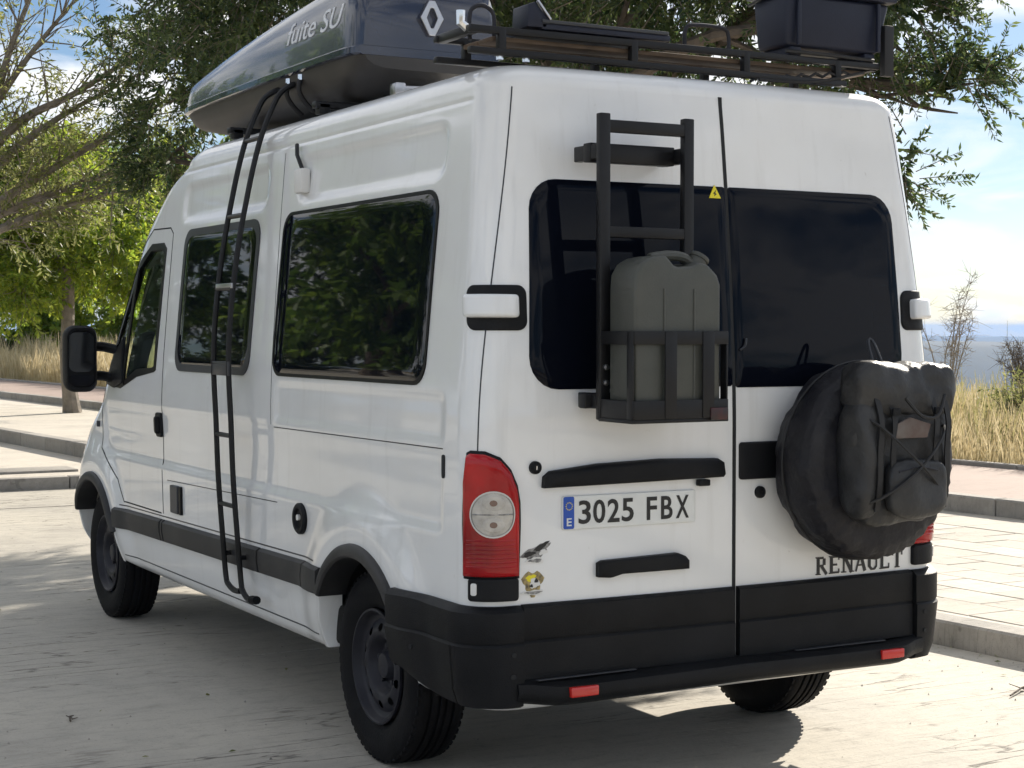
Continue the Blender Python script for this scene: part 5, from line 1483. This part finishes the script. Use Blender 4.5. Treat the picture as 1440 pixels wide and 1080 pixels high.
# handle bridging the notch, cap, ribs
mb = MB(); mb.tube(smooth_path([(b - .225, -.226, 1.818), (b - .16, -.226, 1.828), (b - .10, -.226, 1.824), (b - .065, -.226, 1.802)], 4), .017, 10); mb.build('handle', M['olive'], JC)
mb = MB(); mb.tube([(b - .055, -.226, 1.788), (b - .030, -.226, 1.826)], .030, 16); cp = mb.build('cap', M['olive'], JC, bevel=.004)
mb = MB(); mb.tube([(b - .036, -.226, 1.817), (b - .028, -.226, 1.829)], .034, 16); mb.build('cap_ring', M['olive'], JC, bevel=.003)
for x in (a + .11, a + .225):
    mb = MB(); mb.tube([(x, -.3015, 1.34), (x, -.3015, 1.72)], .0045, 6); mb.build('moulded_rib', M['olive'], JC)
mb = MB(); mb.tube([(a + .012, -.226, 1.33), (a + .006, -.226, 1.76)], .004, 6); mb.build('mould_line', M['olive'], JC)

# ---- spare wheel in its fabric cover
SX, SZ, SR = 0.475, 1.130, 0.345
SP = thing('spare_wheel', (SX, -0.1, SZ - SR), 'spare wheel in wrinkled black fabric cover on right rear door', 'spare wheel')
profc = [(0.10, 0.015), (0.24, 0.00), (0.315, -.008), (0.338, -.03), (0.346, -.07), (0.347, -.12), (0.342, -.165), (0.325, -.195), (0.29, -.215), (0.22, -.225), (0.12, -.222), (0.04, -.220)]
vs = []; n = 120
pp = []
for i in range(len(profc) - 1):
    for k in range(5):
        t = k / 5; pp.append((profc[i][0] + (profc[i + 1][0] - profc[i][0]) * t, profc[i][1] + (profc[i + 1][1] - profc[i][1]) * t))
pp.append(profc[-1])
for r_, h in pp:
    for k in range(n):
        a_ = 2 * math.pi * k / n
        wr = mnoise.noise(Vector((math.cos(a_) * 3, math.sin(a_) * 3, h * 9))) * .012 + mnoise.noise(Vector((math.cos(a_) * 9, math.sin(a_) * 9, h * 14 + 5))) * .007
        # gathered folds at the lower hem
        fold = .006 * math.sin(a_ * 34 + 2 * math.sin(a_ * 5)) * ss(-.12, -.20, h) * ss(0.2, -0.5, math.sin(a_))
        rr = r_ + (wr + fold) * (1 if r_ > .2 else .4)
        vs.append((SX + rr * math.cos(a_), -0.035 + h + wr * .6, SZ + rr * math.sin(a_)))
m_ = len(pp); fs = [(i * n + k, i * n + (k + 1) % n, (i + 1) * n + (k + 1) % n, (i + 1) * n + k) for i in range(m_ - 1) for k in range(n)]
fs += [tuple((m_ - 1) * n + k for k in range(n)), tuple(k for k in range(n))]
mb = MB(); mb.add(vs, fs); mb.build('cover', M['cloth'], SP, angle=80)
mb = MB(); mb.tube([(SX + .350 * math.cos(t), -0.035 - .085, SZ + .350 * math.sin(t)) for t in [2 * math.pi * k / 60 for k in range(61)]], .005, 6); mb.build('cover_seam', M['cord'], SP)
bar('bracket', (SX, -.03, SZ), (SX, .03, SZ), .2, .2, M['steel_black'], SP)

# ---- bag strapped on the spare wheel
BG = thing('wheel_bag', (0.46, -0.3, 0.93), 'dark grey weathered bag with flap and crossed cords on spare wheel', 'bag')
def soft_box(name, c, d, p, seed, amp, m, parent, taper=0.0, sub=22, lean=0.0, bulge=None):
    bm = bmesh.new(); bmesh.ops.create_cube(bm, size=2.0); bmesh.ops.subdivide_edges(bm, edges=bm.edges, cuts=sub, use_grid_fill=True)
    off = Vector(root_of(parent).location)
    for v in bm.verts:
        q = v.co.copy()
        l = (abs(q.x) ** p + abs(q.y) ** p + abs(q.z) ** p) ** (1 / p); q = q / l
        k = 1 - taper * (q.z)
        w = Vector((c[0] + q.x * d[0] * k + lean * q.z, c[1] + q.y * d[1] * (1 + .12 * (1 - abs(q.z))), c[2] + q.z * d[2]))
        nn = mnoise.noise(w * 7 + Vector((seed, 0, 0))) * amp + mnoise.noise(w * 16 + Vector((0, seed, 0))) * amp * .55
        ridge_ = (1 - abs(mnoise.noise(Vector((w.x * 11 + seed, w.y * 5, w.z * 4))))) ** 3 * amp * .9
        dirv = Vector((q.x, q.y * 1.4, q.z)).normalized()
        v.co = w + dirv * (nn + ridge_) - off
    for f in bm.faces: f.smooth = True
    me = bpy.data.meshes.new(name); bm.to_mesh(me); bm.free(); me.materials.append(m)
    return link(bpy.data.objects.new(name, me), parent)
soft_box('bag_body', (0.455, -.310, 1.180), (0.195, 0.050, 0.245), 4.5, 3.1, .014, M['bag'], BG, taper=-.02)
soft_box('flap', (0.470, -.310, 1.385), (0.205, 0.068, 0.085), 4.2, 8.7, .022, M['bag'], BG, sub=18)
soft_box('side_pocket', (0.300, -.325, 1.16), (0.055, 0.07, 0.20), 3.0, 12.3, .014, M['bag'], BG, sub=12)
soft_box('side_pocket', (0.620, -.315, 1.15), (0.040, 0.06, 0.18), 3.0, 15.9, .014, M['bag'], BG, sub=12)
soft_box('lower_pocket', (0.475, -.400, 1.055), (0.125, 0.030, 0.095), 3.2, 21.3, .010, M['bag'], BG, sub=14)
mb = MB(); mb.prism([(.375, 1.225), (.385, 1.275), (.44, 1.295), (.53, 1.270), (.515, 1.225)], 1, -.412, -.402); mb.build('mesh_patch', M['patch'], BG, bevel=.002)
for x in (.315, .372, .560, .612):
    P = [(x, -.385, 1.36), (x + .004, -.408, 1.28), (x - .004, -.410, 1.18), (x, -.405, 1.08), (x + .004, -.385, .98)]
    mb = MB(); vs_ = []
    Q = smooth_path(P, 4)
    for q_ in Q: vs_ += [(q_.x - .011, q_.y, q_.z), (q_.x + .011, q_.y, q_.z), (q_.x + .011, q_.y + .006, q_.z), (q_.x - .011, q_.y + .006, q_.z)]
    mb.add(vs_, [(4 * i + k, 4 * i + (k + 1) % 4, 4 * i + 4 + (k + 1) % 4, 4 * i + 4 + k) for i in range(len(Q) - 1) for k in range(4)]); mb.build('webbing', M['cord'], BG)
for x in (.372, .560):
    mb = MB(); mb.box((x, -.415, 1.315), (.034, .012, .026)); mb.build('buckle', M['plastic'], BG, bevel=.003)
mb = MB(); mb.tube(smooth_path([(.375, -.428, 1.115), (.455, -.440, 1.128), (.545, -.430, 1.115)], 5), .003, 5); mb.build('zip', M['rim'], BG)
for a_, b_ in (((.285, 1.29), (.60, 1.03)), ((.285, 1.01), (.615, 1.26))):
    P = []
    for k in range(13):
        t = k / 12; P.append((a_[0] + (b_[0] - a_[0]) * t, -.385 - .062 * math.sin(math.pi * t) ** .6, a_[1] + (b_[1] - a_[1]) * t - .012 * math.sin(math.pi * t)))
    mb = MB(); mb.tube([(P[0][0] - .015, -.31, P[0][2])] + P + [(P[-1][0] + .015, -.31, P[-1][2])], .0055, 6); mb.build('cord', M['cord'], BG)
mb = MB(); mb.tube(smooth_path([(.40, -.43, 1.36), (.46, -.445, 1.30), (.53, -.445, 1.30), (.575, -.43, 1.37)], 5), .006, 6); mb.build('strap_loop', M['cord'], BG)
mb = MB(); mb.tube(smooth_path([(.46, -.20, 1.47), (.47, -.16, 1.545), (.49, -.16, 1.55), (.50, -.20, 1.47)], 5), .006, 6); mb.build('hanging_loop', M['framegrey'], BG)

# small wiper-like latch by the centre seam and the hook on the right window
mb = MB(); mb.tube(smooth_path([F_rear(.035, 1.52) + Vector((0, -.008, 0)), F_rear(.055, 1.535) + Vector((0, -.012, 0)), F_rear(.062, 1.56) + Vector((0, -.010, 0))], 4), .004, 6); mb.build('window_latch', M['framegrey'], DOOR_R)

# ------------------------------------------------------------------ fallen twigs on the road
for k, (x, y, rz, lab) in enumerate(((2.05, 0.62, .4, 'small dry twig lying on the sunlit concrete right of the van'), (-1.75, 2.1, 1.2, 'tiny dark twig on the shaded concrete left of the van'))):
    root = thing('fallen_twig', (x, y, 0.004), lab, 'twig'); root_off = Vector((x, y, .01)); mb = MB()
    u = Vector((math.cos(rz), math.sin(rz), 0)); v = Vector((-u.y, u.x, 0)); L = .16 if k == 0 else .05
    mb.tube([root_off - u * L, root_off + v * .01 + Vector((0, 0, .006)), root_off + u * L], [.004, .005, .002], 5); mb.build('stem', M['bark'], root)
    mb = MB(); mb.tube([root_off, root_off + (u * .3 + v) * L * .5 + Vector((0, 0, .01))], [.003, .0015], 5); mb.build('side_shoot', M['bark'], root)
    mb = MB(); mb.tube([root_off - u * L * .3, root_off + (-u * .3 - v) * L * .45 + Vector((0, 0, .004))], [.003, .0015], 5); mb.build('side_shoot', M['bark'], root)

# ------------------------------------------------------------------ grit and dry leaves on the ground
def litter(name, label, n, sz, m, flat):
    x = rng.uniform(-4.5, 2.55, n); y = rng.uniform(-1.5, 11.5, n)
    e = rng.uniform(size=n) < 0.45
    x = np.where(e, 2.60 + SLOPE * y - rng.exponential(0.12, n), x)
    keep = ~((np.abs(x) < .55) & (y > 0.2) & (y < 4.8)); x, y = x[keep], y[keep]; n = len(x)
    a = rng.uniform(0, 6.283, n); k = rng.uniform(.5, 1.4, n) * sz
    u = np.stack([np.cos(a), np.sin(a), rng.normal(0, .12, n)], 1) * k[:, None]; v = np.stack([-np.sin(a), np.cos(a), rng.normal(0, .25, n)], 1) * (k * flat)[:, None]
    c = np.stack([x, y, np.full(n, 0.006)], 1)
    V = np.stack([c - u, c + v, c + u, c - v], 1); V[..., 2] = np.maximum(V[..., 2], 0.003)
    V[:, 1, 2] += k * .25
    V = V.reshape(-1, 3)
    tag(np_mesh(name, V, np.arange(len(V)).reshape(-1, 4), m), label, 'litter', kind='stuff')
litter('leaf_litter', 'small dry leaves scattered on the concrete road', 260, 0.016, M['leafolive'], .4)
def grit():
    n = 900; x = rng.uniform(-4.2, 2.5, n); y = rng.uniform(-1.2, 9, n); e = rng.uniform(size=n) < .4
    x = np.where(e, 2.58 + SLOPE * y - rng.exponential(.15, n), x); k = rng.uniform(.002, .007, n)
    O = np.array([(1, 0, 0), (0, 1, 0), (-1, 0, 0), (0, -1, 0), (0, 0, 1.)])
    V = np.stack([x, y, np.full(n, .002)], 1)[:, None, :] + O[None] * k[:, None, None] * rng.uniform(.6, 1.3, (n, 5, 1))
    T = np.array([(0, 1, 4), (1, 2, 4), (2, 3, 4), (3, 0, 4)])
    F = (np.arange(n)[:, None, None] * 5 + T[None]).reshape(-1, 3)
    tag(np_mesh('grit', V.reshape(-1, 3), F, M['kerb']), 'fine loose grit lying on the concrete road', 'grit', kind='stuff')
grit()

# ------------------------------------------------------------------ haze in the air
mb = MB(); mb.box((0, 0, -40), (18600, 18600, 132))
o = mb.build('haze', None or bpy.data.materials.new('haze_air'), smooth=False)
hm = o.data.materials[0]; hm.use_nodes = True; hn = hm.node_tree.nodes; hn.clear()
ho = hn.new('ShaderNodeOutputMaterial'); hv = hn.new('ShaderNodeVolumePrincipled')
hv.inputs['Color'].default_value = (0.26, 0.52, 1.0, 1); hv.inputs['Density'].default_value = 1.0e-4; hv.inputs['Anisotropy'].default_value = 0.0
hm.node_tree.links.new(hv.outputs[0], ho.inputs['Volume'])
tag(o, 'pale blue haze in the air over the valley', 'haze', kind='stuff')
